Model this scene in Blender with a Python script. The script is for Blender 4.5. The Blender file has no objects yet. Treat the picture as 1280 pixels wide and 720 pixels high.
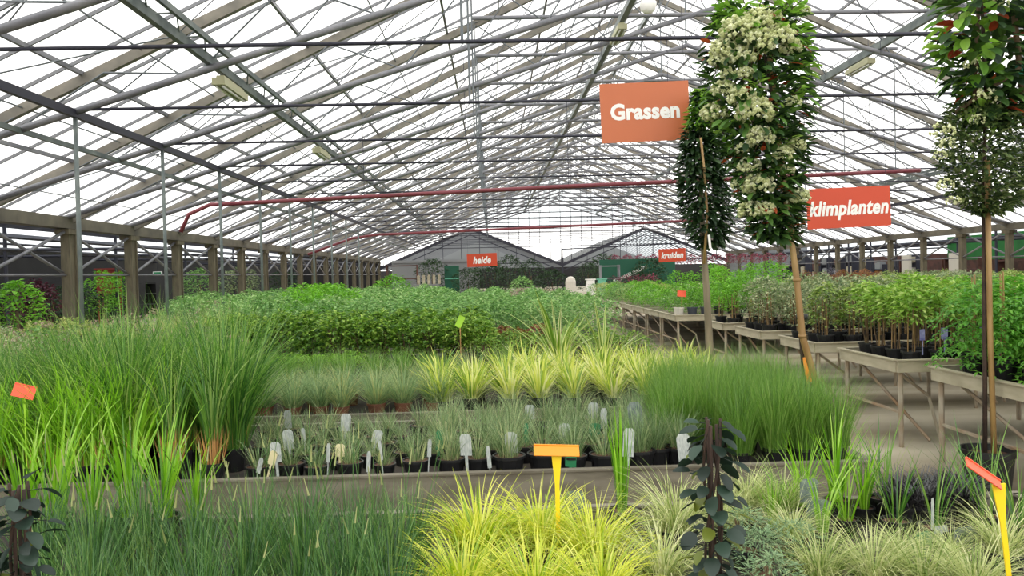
import bpy, math, random
from mathutils import Vector, Matrix, Euler
R = random.Random(7)
sc = bpy.context.scene
COL = sc.collection
PI = math.pi

# ------------------------------------------------------------------ camera
F = 1000.0
CAMZ = 1.68
yv = Vector((-0.025, 0.017, -1.0)).normalized()
xv = Vector((math.cos(0.024), math.sin(0.024), 0.0))
xv = (xv - yv * xv.dot(yv)).normalized()
zv = xv.cross(yv)
M = Matrix((xv, yv, zv)).transposed()          # world -> camera
MI = M.transposed()
def P(px, py, Y):
    """point at depth Y on the ray through pixel px,py"""
    d = MI @ Vector(((px - 640) / F, (360 - py) / F, -1.0))
    d *= Y / d.y
    return Vector((d.x, Y, d.z + CAMZ))
def PZ(px, py, z):
    """point on the horizontal plane z through pixel"""
    d = MI @ Vector(((px - 640) / F, (360 - py) / F, -1.0))
    d *= (z - CAMZ) / d.z
    return Vector((d.x, d.y, z))
def XA(px, Y): return P(px, 343, Y).x
def PIX(x, y, z):
    c = M @ Vector((x, y, z - CAMZ))
    return 640 + F * c.x / -c.z, 360 - F * c.y / -c.z
cam = bpy.data.cameras.new('camera'); co = bpy.data.objects.new('camera', cam); COL.objects.link(co)
cam.sensor_width = 36; cam.lens = 36 * F / 1280; cam.clip_end = 300
co.matrix_world = Matrix.Translation((0, 0, CAMZ)) @ MI.to_4x4()
sc.camera = co

# ------------------------------------------------------------------ materials
def lin(c):
    return tuple((v / 12.92 if v <= 0.04045 else ((v + 0.055) / 1.055) ** 2.4) for v in (x / 255 for x in c))
def rgba(c): return (*lin(c), 1)
def newmat(name):
    m = bpy.data.materials.new(name); m.use_nodes = True
    nt = m.node_tree; nt.nodes.clear()
    out = nt.nodes.new('ShaderNodeOutputMaterial')
    return m, nt, out
def solid(name, c, rough=0.6, metal=0.0, c2=None, scale=6.0, bump=0.0, detail=3, stretch=None):
    m, nt, out = newmat(name)
    b = nt.nodes.new('ShaderNodeBsdfPrincipled')
    b.inputs['Roughness'].default_value = rough; b.inputs['Metallic'].default_value = metal
    b.inputs['Base Color'].default_value = rgba(c)
    nt.links.new(b.outputs[0], out.inputs[0])
    if c2 is not None:
        tc = nt.nodes.new('ShaderNodeTexCoord'); n = nt.nodes.new('ShaderNodeTexNoise')
        n.inputs['Scale'].default_value = scale; n.inputs['Detail'].default_value = detail
        src = tc.outputs['Object']
        if stretch:
            mp = nt.nodes.new('ShaderNodeMapping'); mp.inputs['Scale'].default_value = stretch
            nt.links.new(src, mp.inputs[0]); src = mp.outputs[0]
        nt.links.new(src, n.inputs['Vector'])
        r = nt.nodes.new('ShaderNodeValToRGB')
        r.color_ramp.elements[0].position = 0.35; r.color_ramp.elements[1].position = 0.68
        r.color_ramp.elements[0].color = rgba(c); r.color_ramp.elements[1].color = rgba(c2)
        nt.links.new(n.outputs['Fac'], r.inputs[0]); nt.links.new(r.outputs[0], b.inputs['Base Color'])
        if bump:
            bp = nt.nodes.new('ShaderNodeBump'); bp.inputs['Strength'].default_value = bump
            nt.links.new(n.outputs['Fac'], bp.inputs['Height']); nt.links.new(bp.outputs[0], b.inputs['Normal'])
    return m
def leafmat(name, cols, trans=0.35, gloss=0.05, spread=0.25):
    """leaf material: a ramp of leaf colours picked per blade (attribute rnd) and per plant"""
    m, nt, out = newmat(name)
    at = nt.nodes.new('ShaderNodeAttribute'); at.attribute_name = 'rnd'
    oi = nt.nodes.new('ShaderNodeObjectInfo')
    ma = nt.nodes.new('ShaderNodeMath'); ma.operation = 'MULTIPLY_ADD'
    ma.inputs[1].default_value = spread; ma.inputs[2].default_value = -spread / 2
    nt.links.new(oi.outputs['Random'], ma.inputs[0])
    ad = nt.nodes.new('ShaderNodeMath'); ad.operation = 'ADD'; ad.use_clamp = True
    nt.links.new(at.outputs['Fac'], ad.inputs[0]); nt.links.new(ma.outputs[0], ad.inputs[1])
    r = nt.nodes.new('ShaderNodeValToRGB')
    el = r.color_ramp.elements
    n = len(cols)
    while len(el) < n: el.new(0.5)
    for i, c in enumerate(cols):
        el[i].position = i / (n - 1); g_ = .3 * c[0] + .6 * c[1] + .1 * c[2]
        el[i].color = rgba([max(4, min(252, g_ + (v - g_) * 1.14)) for v in c])
    nt.links.new(ad.outputs[0], r.inputs[0])
    d = nt.nodes.new('ShaderNodeBsdfDiffuse'); t = nt.nodes.new('ShaderNodeBsdfTranslucent')
    g = nt.nodes.new('ShaderNodeBsdfGlossy'); g.inputs['Roughness'].default_value = 0.45
    g.inputs['Color'].default_value = (0.8, 0.85, 0.85, 1)
    nt.links.new(r.outputs[0], d.inputs[0]); nt.links.new(r.outputs[0], t.inputs[0])
    m1 = nt.nodes.new('ShaderNodeMixShader'); m1.inputs[0].default_value = trans
    nt.links.new(d.outputs[0], m1.inputs[1]); nt.links.new(t.outputs[0], m1.inputs[2])
    m2 = nt.nodes.new('ShaderNodeMixShader'); m2.inputs[0].default_value = gloss
    nt.links.new(m1.outputs[0], m2.inputs[1]); nt.links.new(g.outputs[0], m2.inputs[2])
    nt.links.new(m2.outputs[0], out.inputs[0])
    return m
def glassmat(name, tint, milk, milkcol):
    m, nt, out = newmat(name)
    t = nt.nodes.new('ShaderNodeBsdfTransparent'); t.inputs[0].default_value = (*tint, 1)
    d = nt.nodes.new('ShaderNodeBsdfTranslucent'); d.inputs[0].default_value = rgba(milkcol)
    g = nt.nodes.new('ShaderNodeBsdfGlossy'); g.inputs['Roughness'].default_value = 0.12
    a = nt.nodes.new('ShaderNodeMixShader'); a.inputs[0].default_value = milk
    nt.links.new(t.outputs[0], a.inputs[1]); nt.links.new(d.outputs[0], a.inputs[2])
    b = nt.nodes.new('ShaderNodeMixShader'); b.inputs[0].default_value = 0.03
    nt.links.new(a.outputs[0], b.inputs[1]); nt.links.new(g.outputs[0], b.inputs[2])
    nt.links.new(b.outputs[0], out.inputs[0])
    return m

MT = dict(
    floor=solid('concrete_floor', (184, 175, 154), 0.85, 0, (112, 96, 68), 0.9, 0.05, 8, (.35, 1, 1)),
    rafter=solid('weathered_rafter', (112, 108, 100), 0.7, 0, (144, 138, 126), 3.0),
    pipe=solid('galvanised_pipe', (112, 113, 120), 0.5, 0.3, (138, 138, 142), 2.0),
    darkpipe=solid('dark_rod', (52, 52, 64), 0.5, 0.3),
    bar=solid('glazing_bar_metal', (120, 121, 125), 0.55, 0.2),
    beam=solid('green_grey_beam', (86, 96, 96), 0.5, 0.3, (120, 128, 124), 3.0),
    rod=solid('thin_rod', (104, 110, 114), 0.5, 0.2),
    column=solid('mossy_column', (84, 78, 62), 0.8, 0, (110, 102, 82), 4.0, 0, 4, (3, 3, .6)),
    gutter=solid('gutter_board', (78, 74, 64), 0.7, 0, (104, 98, 84), 2.0),
    red=solid('red_pipe_paint', (124, 52, 62), 0.5),
    lamp=solid('lamp_housing', (176, 174, 140), 0.5),
    lamptube=solid('lamp_tube', (240, 240, 236), 0.3),
    orange=solid('orange_sign', (198, 108, 66), 0.45), redorange=solid('red_orange_sign', (202, 66, 26), 0.45),
    redcloth=solid('dull_red_cloth', (128, 40, 34), 0.7), white=solid('white_paint', (244, 242, 238), 0.5),
    board=solid('bed_board', (128, 122, 108), 0.8, 0, (98, 92, 78), 3.0, 0, 5, (1, 1, 4)),
    tray=solid('bed_tray_felt', (46, 42, 38), 0.95, 0, (70, 62, 54), 5.0),
    pot=solid('black_pot_plastic', (24, 24, 26), 0.45), terra=solid('terracotta_pot', (122, 76, 54), 0.75, 0, (94, 58, 42), 9.0),
    bluepot=solid('grey_pot', (62, 66, 74), 0.5),
    soil=solid('potting_soil', (74, 52, 40), 0.95, 0, (108, 78, 58), 40.0),
    benchwood=solid('bench_rim', (186, 178, 154), 0.7, 0, (160, 152, 128), 3.0, 0, 4, (1, 1, 3)),
    benchleg=solid('bench_leg_steel', (176, 168, 150), 0.55, 0.1, (146, 116, 84), 3.0),
    bark=solid('bark', (112, 92, 66), 0.85, 0, (78, 62, 46), 14.0, 0.3, 4, (1, 1, .2)),
    greybark=solid('grey_bark', (146, 134, 110), 0.85, 0, (104, 94, 78), 12.0, 0.3, 4, (1, 1, .15)),
    darkbark=solid('dark_bark', (70, 52, 42), 0.85, 0, (44, 34, 28), 12.0),
    bamboo=solid('bamboo_cane', (166, 136, 86), 0.5, 0, (136, 104, 62), 8.0, 0, 3, (1, 1, .3)),
    tie=solid('black_tie', (30, 28, 28), 0.6), greentie=solid('green_tie', (30, 110, 88), 0.6),
    straw=leafmat('straw', [(160, 122, 78), (206, 164, 112), (188, 146, 98)], 0.15, 0.03),
    labelw=solid('plant_label_print', (206, 210, 204), 0.4, 0, (150, 160, 158), 60.0, 0, 2, (3, 1, .4)),
    labelg=solid('plant_label_green', (46, 128, 84), 0.4), labelcream=solid('plant_label_cream', (226, 216, 172), 0.5),
    labelblue=solid('plant_label_blue', (116, 116, 176), 0.5, 0, (168, 170, 206), 20),
    foil=solid('silver_foil_label', (176, 186, 184), 0.25, 0.5, (120, 136, 136), 26.0),
    tagorange=solid('orange_tag', (236, 140, 24), 0.45), tagred=solid('red_orange_tag', (246, 96, 62), 0.5),
    yellow=solid('yellow_stake', (250, 214, 30), 0.45), lime=solid('lime_card', (164, 214, 50), 0.5),
    tarp=solid('green_tarpaulin', (26, 122, 44), 0.6, 0, (16, 92, 34), 0.8),
    greenboard=solid('dark_green_board', (14, 82, 60), 0.6),
    brown=solid('brown_shelf', (96, 58, 48), 0.7, 0, (66, 42, 36), 3.0),
    dark=solid('dark_wall_paint', (30, 28, 30), 0.8, 0, (44, 42, 42), 0.7),
    grey=solid('grey_panel', (132, 134, 136), 0.7), pale=solid('pale_goods', (206, 200, 188), 0.6),
    mint=solid('mint_goods', (110, 190, 160), 0.6),
    hose=solid('black_hose', (44, 50, 52), 0.5),
    glass=glassmat('roof_glass', (0.955, 0.955, 0.945), 0.10, (240, 244, 246)),
    haze=glassmat('milky_glass', (0.80, 0.84, 0.86), 0.35, (190, 198, 202)),
)
L = dict(
    lime_grass=leafmat('lime_grass', [(84, 130, 30), (126, 178, 42), (158, 206, 64), (186, 216, 110)], 0.45),
    tall_grass=leafmat('tall_grass', [(52, 92, 36), (84, 130, 50), (120, 160, 70), (172, 192, 116)], 0.4),
    fuzzy=leafmat('fuzzy_grass', [(78, 114, 40), (98, 140, 54), (124, 162, 74), (158, 184, 104)], 0.4),
    fescue=leafmat('blue_fescue', [(98, 126, 84), (128, 156, 106), (156, 178, 126), (190, 190, 130)], 0.3),
    greygrass=leafmat('grey_green_grass', [(84, 108, 66), (118, 144, 96), (150, 172, 124), (190, 194, 148)], 0.35),
    sesleria=leafmat('dark_blue_grass', [(48, 78, 44), (68, 106, 56), (92, 132, 68), (136, 162, 94)], 0.3),
    seed=leafmat('seed_heads', [(128, 142, 88), (172, 176, 124), (150, 160, 104)], 0.2),
    gold=leafmat('golden_grass', [(134, 168, 44), (194, 206, 62), (228, 230, 98), (240, 240, 152)], 0.4),
    goldstripe=leafmat('gold_stripe', [(112, 148, 62), (180, 200, 88), (228, 232, 124), (240, 240, 186)], 0.4),
    cream=leafmat('cream_carex', [(112, 140, 66), (156, 172, 100), (206, 212, 152), (224, 224, 178)], 0.35),
    black=leafmat('black_mondo', [(24, 24, 26), (44, 40, 44), (60, 56, 52)], 0.1, 0.1),
    bluesub=leafmat('blue_green_foliage', [(104, 132, 96), (132, 158, 118), (158, 178, 134)], 0.3),
    yucca=leafmat('striped_sword_leaf', [(130, 160, 76), (186, 200, 116), (222, 226, 160), (236, 236, 196)], 0.35),
    mat=leafmat('bright_mat', [(104, 146, 44), (136, 182, 58), (164, 204, 80)], 0.4),
    hedge=leafmat('hedge_leaf', [(60, 92, 32), (94, 134, 46), (132, 168, 66), (172, 196, 100)], 0.35),
    hedge2=leafmat('mass_leaf', [(88, 128, 70), (120, 162, 92), (146, 184, 112), (184, 208, 146)], 0.35),
    brightleaf=leafmat('bright_leaf', [(84, 132, 40), (118, 174, 52), (150, 204, 78)], 0.45),
    climber=leafmat('climber_leaf', [(88, 116, 54), (124, 152, 74), (156, 178, 98), (192, 200, 134)], 0.35),
    limeclimb=leafmat('lime_climber_leaf', [(98, 134, 52), (134, 174, 70), (166, 200, 96), (194, 212, 130)], 0.4),
    greyclimb=leafmat('grey_climber_leaf', [(96, 116, 82), (128, 146, 106), (160, 172, 130), (200, 202, 168)], 0.3),
    compound=leafmat('compound_leaf', [(84, 138, 50), (112, 172, 66), (144, 198, 88)], 0.45),
    rust=leafmat('rust_leaf', [(116, 76, 48), (150, 96, 56), (130, 110, 60)], 0.3),
    purple=leafmat('purple_haze', [(118, 112, 126), (146, 140, 158), (120, 130, 110)], 0.25),
    pinkfl=leafmat('pink_flower', [(110, 44, 66), (146, 66, 88), (150, 110, 116)], 0.3),
    wine=leafmat('wine_leaf', [(70, 30, 46), (100, 44, 62), (60, 50, 44)], 0.2),
    darkgreen=leafmat('dark_shrub', [(26, 44, 26), (42, 66, 36), (64, 88, 50)], 0.25),
    photinia=leafmat('photinia_leaf', [(26, 44, 26), (40, 62, 32), (60, 88, 42), (92, 126, 60)], 0.15, 0.06),
    youngleaf=leafmat('young_leaf', [(96, 140, 48), (128, 172, 66), (160, 196, 92)], 0.5),
    redleaf=leafmat('red_leaf', [(140, 54, 34), (168, 84, 50)], 0.4),
    flower=leafmat('cream_flower', [(196, 202, 148), (222, 226, 180), (238, 240, 210)], 0.3),
    smalldark=leafmat('small_dark_leaf', [(40, 54, 32), (60, 80, 44), (94, 112, 66), (134, 146, 98)], 0.3),
    ivy=leafmat('dark_round_leaf', [(18, 30, 22), (28, 44, 34), (46, 64, 52)], 0.1, 0.05),
    olive=leafmat('olive_leaf', [(92, 104, 40), (120, 132, 50)], 0.4),
    palecarex=leafmat('pale_carex', [(140, 156, 84), (180, 188, 116), (206, 206, 150)], 0.35),
    redbrown=leafmat('red_brown_leaf', [(110, 62, 52), (140, 84, 64), (150, 140, 70)], 0.3),
    pinkgrey=leafmat('pinkish_flower_heads', [(160, 138, 128), (188, 164, 150), (120, 130, 90)], 0.3),
)

# ------------------------------------------------------------------ mesh builder
class MB:
    def __init__(s): s.v, s.f, s.r, s.m = [], [], [], []
    def add(s, vs, fs, rnd=0.5, mi=0):
        b = len(s.v); s.v.extend(vs)
        for f in fs: s.f.append(tuple(b + i for i in f)); s.r.append(rnd); s.m.append(mi)
    def box(s, c, d, rot=None, mi=0):
        hx, hy, hz = d[0] / 2, d[1] / 2, d[2] / 2
        vs = [Vector((x, y, z)) for x in (-hx, hx) for y in (-hy, hy) for z in (-hz, hz)]
        if rot is not None: vs = [rot @ v for v in vs]
        c = Vector(c)
        s.add([v + c for v in vs], [(0, 1, 3, 2), (4, 6, 7, 5), (0, 4, 5, 1), (2, 3, 7, 6), (0, 2, 6, 4), (1, 5, 7, 3)], 0.5, mi)
    def bar(s, a, b, w, h, mi=0):
        """rectangular bar a->b, w across (horizontal), h in the vertical plane"""
        a, b = Vector(a), Vector(b); d = (b - a).normalized()
        up = Vector((0, 0, 1)) if abs(d.z) < 0.95 else Vector((0, 1, 0))
        sx = d.cross(up).normalized(); uy = sx.cross(d)
        vs = []
        for p in (a, b):
            for i, j in ((-1, -1), (1, -1), (1, 1), (-1, 1)): vs.append(p + sx * i * w / 2 + uy * j * h / 2)
        s.add(vs, [(0, 1, 2, 3), (7, 6, 5, 4), (0, 4, 5, 1), (1, 5, 6, 2), (2, 6, 7, 3), (3, 7, 4, 0)], 0.5, mi)
    def tube(s, pts, r, n=8, mi=0, rnd=0.5, r1=None):
        pts = [Vector(p) for p in pts]; k = len(pts); vs = []
        for i, p in enumerate(pts):
            d = (pts[min(i + 1, k - 1)] - pts[max(i - 1, 0)]).normalized()
            up = Vector((0, 0, 1)) if abs(d.z) < 0.9 else Vector((1, 0, 0))
            a = d.cross(up).normalized(); b = a.cross(d)
            rr = r if r1 is None else r + (r1 - r) * i / (k - 1)
            for j in range(n):
                t = 2 * PI * j / n; vs.append(p + a * rr * math.cos(t) + b * rr * math.sin(t))
        fs = [(i * n + j, i * n + (j + 1) % n, (i + 1) * n + (j + 1) % n, (i + 1) * n + j) for i in range(k - 1) for j in range(n)]
        fs += [tuple(range(n - 1, -1, -1)), tuple((k - 1) * n + j for j in range(n))]
        s.add(vs, fs, rnd, mi)
    def lathe(s, prof, n=16, mi=0, c=(0, 0, 0)):
        c = Vector(c); vs = []
        for r, z in prof:
            for j in range(n):
                t = 2 * PI * j / n; vs.append(c + Vector((r * math.cos(t), r * math.sin(t), z)))
        k = len(prof)
        s.add(vs, [(i * n + j, i * n + (j + 1) % n, (i + 1) * n + (j + 1) % n, (i + 1) * n + j) for i in range(k - 1) for j in range(n)], 0.5, mi)
    def disc(s, r, z, n=16, mi=0):
        s.add([Vector((r * math.cos(2 * PI * j / n), r * math.sin(2 * PI * j / n), z)) for j in range(n)], [tuple(range(n))], 0.5, mi)
    def blade(s, base, az, lean, curve, length, w, segs=4, rnd=0.5, mi=0, twist=0.0):
        p = Vector(base); h = Vector((math.cos(az), math.sin(az), 0))
        sd = Vector((-math.sin(az + twist), math.cos(az + twist), 0)); th = lean
        vs, fs = [], []; st = length / segs
        for i in range(segs + 1):
            t = i / segs; ww = w * (1 - t ** 2.2) * (0.7 + 0.3 * min(1, 4 * t)) / 2
            if i < segs: vs += [p - sd * ww, p + sd * ww]
            else: vs.append(p.copy())
            p = p + (h * math.sin(th) + Vector((0, 0, 1)) * math.cos(th)) * st
            th += curve / segs
        for i in range(segs - 1): fs.append((2 * i, 2 * i + 1, 2 * i + 3, 2 * i + 2))
        fs.append((2 * segs - 2, 2 * segs - 1, 2 * segs))
        s.add(vs, fs, rnd, mi)
    def leaf(s, p, d, up, length, w, rnd=0.5, mi=0, fold=0.25, rnd_shape=False):
        p = Vector(p); d = Vector(d).normalized(); sd = d.cross(Vector(up))
        if sd.length < 1e-3: sd = d.cross(Vector((1, 0.2, 0)))
        sd.normalize(); n = sd.cross(d)
        if rnd_shape:
            L_ = [0, .15, .45, .75, .95, 1]; W_ = [0, .75, 1, .8, .35, 0]
            vs = [p]
            for i in range(1, 5):
                a = p + d * length * L_[i] - n * length * .18 * L_[i] ** 2
                o = sd * w / 2 * W_[i]; lift = n * w * fold * W_[i] * .5
                vs += [a - o + lift, a, a + o + lift]
            vs.append(p + d * length - n * length * .2)
            fs = [(0, 2, 1), (0, 3, 2)]
            for i in range(3):
                b = 1 + 3 * i; fs += [(b, b + 1, b + 4, b + 3), (b + 1, b + 2, b + 5, b + 4)]
            fs += [(10, 11, 13), (11, 12, 13)]
            s.add(vs, fs, rnd, mi); return
        lift = n * w * fold
        vs = [p, p + d * length * .45 - sd * w / 2 + lift, p + d * length * .5, p + d * length * .45 + sd * w / 2 + lift, p + d * length - n * length * .12]
        s.add(vs, [(0, 2, 1), (0, 3, 2), (1, 2, 4), (2, 3, 4)], rnd, mi)
    def ico(s, c, r, rnd=0.5, mi=0):
        c = Vector(c)
        vs = [c + Vector(v) * r for v in ((1, 0, 0), (-1, 0, 0), (0, 1, 0), (0, -1, 0), (0, 0, 1), (0, 0, -1))]
        s.add(vs, [(0, 2, 4), (2, 1, 4), (1, 3, 4), (3, 0, 4), (2, 0, 5), (1, 2, 5), (3, 1, 5), (0, 3, 5)], rnd, mi)
    def mesh(s, name, mats, smooth=False):
        me = bpy.data.meshes.new(name)
        me.from_pydata([tuple(v) for v in s.v], [], s.f)
        for m in (mats if isinstance(mats, (list, tuple)) else [mats]): me.materials.append(m)
        if any(s.m): me.polygons.foreach_set('material_index', s.m)
        at = me.attributes.new('rnd', 'FLOAT', 'FACE'); at.data.foreach_set('value', s.r)
        if smooth: me.polygons.foreach_set('use_smooth', [True] * len(s.f))
        me.update(); return me

def obj(name, me, parent=None, loc=None, rot=None, scale=None):
    o = bpy.data.objects.new(name, me); COL.objects.link(o)
    if parent is not None: o.parent = parent
    if loc is not None: o.location = loc
    if rot is not None: o.rotation_euler = rot if not isinstance(rot, (int, float)) else (0, 0, rot)
    if scale is not None: o.scale = scale if not isinstance(scale, (int, float)) else (scale,) * 3
    return o
def tag(o, label=None, cat=None, group=None, kind=None):
    if label: o['label'] = label
    if cat: o['category'] = cat
    if group: o['group'] = group
    if kind: o['kind'] = kind
    return o
def struct(name, mb, mats, parent=None, smooth=False):
    o = obj(name, mb.mesh(name, mats, smooth), parent)
    if parent is None: o['kind'] = 'structure'
    return o
def empty(name, loc, rz=0, scale=1):
    return obj(name, None, None, loc, rz, scale)
def place(name, parts, loc, label, cat, group=None, rz=None, scale=1.0):
    """a thing from a list of (part name, mesh); one part alone becomes the thing's own mesh"""
    rz = R.uniform(0, 2 * PI) if rz is None else rz
    if len(parts) == 1:
        o = obj(name, parts[0][1], None, loc, rz, scale)
    else:
        o = empty(name, loc, rz, scale)
        for pn, me in parts:
            c = obj(pn, me, o)
    return tag(o, label, cat, group)
ORD = ['leftmost', 'second', 'third', 'fourth', 'fifth', 'sixth', 'seventh', 'eighth', 'ninth', 'tenth', 'eleventh', 'twelfth', 'thirteenth', 'fourteenth', 'fifteenth', 'sixteenth', 'seventeenth', 'eighteenth', 'nineteenth', 'twentieth']
def nth(i): return 'leftmost' if i == 0 else ORD[i] + ' from left'
ROW = ['front', 'second', 'third', 'fourth', 'fifth', 'sixth', 'seventh', 'eighth']

# ------------------------------------------------------------------ the house
XL, XR, GZ = -9.7, 20.5, 3.2
XC = (XL + XR) / 2
SL, CH = 0.465, 0.30
RZ = GZ + SL * (XC - XL)
CZ = GZ + CH * (XC - XL)
def roofz(x): return GZ + SL * (min(x - XL, XR - x))
def chordz(x): return GZ + CH * (min(x - XL, XR - x))
BAY = 3.15; Y0 = 9.15; YB = -7.0; YE = Y0 + BAY * 19
mb = MB(); mb.add([(-24, YB, 0), (30, YB, 0), (30, 100, 0), (-24, 100, 0)], [(0, 1, 2, 3)])
struct('floor', mb, MT['floor'])
mb = MB()
mb.add([(XL, YB, GZ + .06), (XC, YB, RZ + .06), (XC, YE, RZ + .06), (XL, YE, GZ + .06)], [(0, 1, 2, 3)])
mb.add([(XC, YB, RZ + .06), (XR, YB, GZ + .06), (XR, YE, GZ + .06), (XC, YE, RZ + .06)], [(0, 1, 2, 3)])
ceil = struct('ceiling', mb, MT['glass'])
mb = MB(); y = YB
while y < YE:
    mb.bar((XL, y, GZ), (XC, y, RZ), .03, .05); mb.bar((XC, y, RZ), (XR, y, GZ), .03, .05); y += BAY / 3
struct('glazing_lattice', mb, MT['bar'], ceil)

# trusses: each one a frame of its own
def truss_meshes():
    a = MB()
    a.bar((XL, 0, GZ - .1), (XC, 0, RZ - .14), .1, .15); a.bar((XC, 0, RZ - .14), (XR, 0, GZ - .1), .1, .15)
    b = MB()
    b.tube([(XL, -.18, GZ - .02), (XC, -.18, CZ)], .058); b.tube([(XR, -.18, GZ - .02), (XC, -.18, CZ)], .058)
    xa = XL + (7.55 - GZ) / SL
    b.tube([(xa, -.18, 7.55), (2 * XC - xa, -.18, 7.55)], .05)
    # second slim tube just under the rafter
    b.tube([(XL, .12, GZ + .02), (XC, .12, RZ - .04)], .032, 6); b.tube([(XR, .12, GZ + .02), (XC, .12, RZ - .04)], .032, 6)
    c = MB()
    xs = [XL + 1.2 + i * 1.38 for i in range(22)]
    up = True
    for i in range(len(xs) - 1):
        x0, x1 = xs[i], xs[i + 1]
        z0 = roofz(x0) - .2 if up else chordz(x0); z1 = roofz(x1) - .2 if not up else chordz(x1)
        c.tube([(x0, -.1, z0), (x1, -.1, z1)], .016, 5); up = not up
        z0 = roofz(x0) - .2 if up else chordz(x0); z1 = roofz(x1) - .2 if not up else chordz(x1)
        if i % 2 == 0: c.tube([(x0, -.06, z0), (x1, -.06, z1)], .012, 5)
    c.tube([(XC, -.1, RZ - .1), (XC, -.1, 7.55)], .02, 5)
    c.tube([(-.27, -.16, roofz(-.27) - .1), (-.27, -.16, 4.3)], .018, 5)
    c.tube([(2 * XC + .27, -.16, roofz(-.27) - .1), (2 * XC + .27, -.16, 4.3)], .018, 5)
    d = MB(); xt = XL + (4.28 - GZ) / CH
    d.tube([(xt, -.18, 4.28), (2 * XC - xt, -.18, 4.28)], .024, 6)
    return [('rafter', a.mesh('rafter', MT['rafter'])), ('bottom_chord', b.mesh('bottom_chord', MT['pipe'], True)),
            ('web_rod', c.mesh('web_rod', MT['rod'])), ('tie_rod', d.mesh('tie_rod', MT['darkpipe'], True))]
TM = truss_meshes()
for k in range(-1, 20):
    t = empty('roof_truss', (0, Y0 + BAY * k, 0)); t['kind'] = 'structure'
    for n_, me in TM: obj(n_, me, t)
# purlins and long beams
def longbeam(name, x, z, w, h, mat, double=False):
    mb = MB(); mb.bar((x, YB, z), (x, YE, z), w, h)
    if double:
        mb.bar((x + .16, YB, z + .17), (x + .16, YE, z + .17), w * .6, h * .6)
        y = YB
        while y < YE - 1:
            mb.tube([(x, y, z), (x + .16, y + .5, z + .17)], .012, 4); mb.tube([(x + .16, y + .5, z + .17), (x, y + 1, z)], .012, 4); y += 1
    struct(name, mb, mat)
for x in (-7.9, -6.1, -3.4, -.9, 1.5, 3.5, 7.3, 9.3, 11.7, 14.2, 16.9, 18.7):
    longbeam('roof_purlin', x, roofz(x) - .02, .05, .07, MT['pipe'])
for x in (-8.8, -7.0, -5.2, -2.1, .3, 2.5, 4.5, 6.3, 8.3, 10.5, 13.0, 15.6, 17.8):
    longbeam('roof_wire', x, roofz(x) - .1, .02, .02, MT['rod'])
# thin wind bracing rods across the bays
mw_ = MB()
for sg in (-1, 1):
    for a_, b_ in ((.6, 5.0), (5.0, 9.6), (9.6, 14.2)):
        xa, xb = (XL + a_, XL + b_) if sg < 0 else (XR - a_, XR - b_)
        mw_.tube([(xa, 0, roofz(xa) - .12), (xb, BAY, roofz(xb) - .12)], .012, 4); mw_.tube([(xb, 0, roofz(xb) - .12), (xa, BAY, roofz(xa) - .12)], .012, 4)
wme = mw_.mesh('wind_brace', MT['rod'])
for k in range(0, 19, 2):
    o = obj('wind_brace', wme, None, (0, Y0 + BAY * k, 0)); o['kind'] = 'structure'
longbeam('light_track_beam', -4.15, chordz(-4.15) + .12, .09, .14, MT['beam'], True)
longbeam('light_track_beam', 2.9, chordz(2.9) + .1, .09, .14, MT['beam'], True)
longbeam('light_track_beam', 9.1, chordz(9.1) + .12, .09, .14, MT['beam'], True)
longbeam('light_track_beam', 15.5, chordz(15.5) + .12, .09, .14, MT['beam'], True)
longbeam('pipe_beam', -6.15, 4.22, .08, .12, MT['darkpipe'])
longbeam('pipe_beam', -6.95, 3.98, .06, .08, MT['beam'])
longbeam('pipe_beam', 17.0, 4.2, .08, .12, MT['darkpipe'])
longbeam('ridge_beam', XC, RZ - .05, .1, .16, MT['beam'])
longbeam('gutter_beam_left', XL, GZ - .12, .3, .26, MT['gutter'])
longbeam('gutter_beam_right', XR, GZ - .12, .3, .26, MT['gutter'])
# columns
mbc = MB(); mbc.box((0, 0, (GZ - .25) / 2), (.2, .26, GZ - .25)); mbc.box((.12, .1, (GZ - .25) / 2), (.05, .05, GZ - .25)); mbc.box((0, 0, GZ - .32), (.32, .5, .12))
cm = mbc.mesh('column', MT['column'])
def brace_mesh(sx):
    m = MB(); m.tube([(sx * .05, .15, 1.95), (sx * .05, BAY - .15, GZ - .3)], .035, 6); m.tube([(-sx * .05, .15, GZ - .3), (-sx * .05, BAY - .15, 1.95)], .035, 6)
    m.tube([(0, .13, 1.9), (0, BAY - .13, 1.9)], .03, 6)
    return m.mesh('cross_brace', MT['pipe'], True)
bm_ = brace_mesh(1)
for k in range(1, 20):
    for x in (XL, XR):
        c = obj('column', cm, None, (x, Y0 + BAY * k, 0)); c['kind'] = 'structure'
        if k < 19:
            b = obj('cross_brace', bm_, None, (x, Y0 + BAY * k, 0)); b['kind'] = 'structure'
mbp = MB(); mbp.tube([(0, 0, 0), (0, 0, 4.2)], .035, 8)
pm = mbp.mesh('steel_post', MT['beam'], True)
for k in range(1, 10):
    o = obj('steel_post', pm, None, (-6.15, Y0 + BAY * k - .18, 0)); o['kind'] = 'structure'

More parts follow.
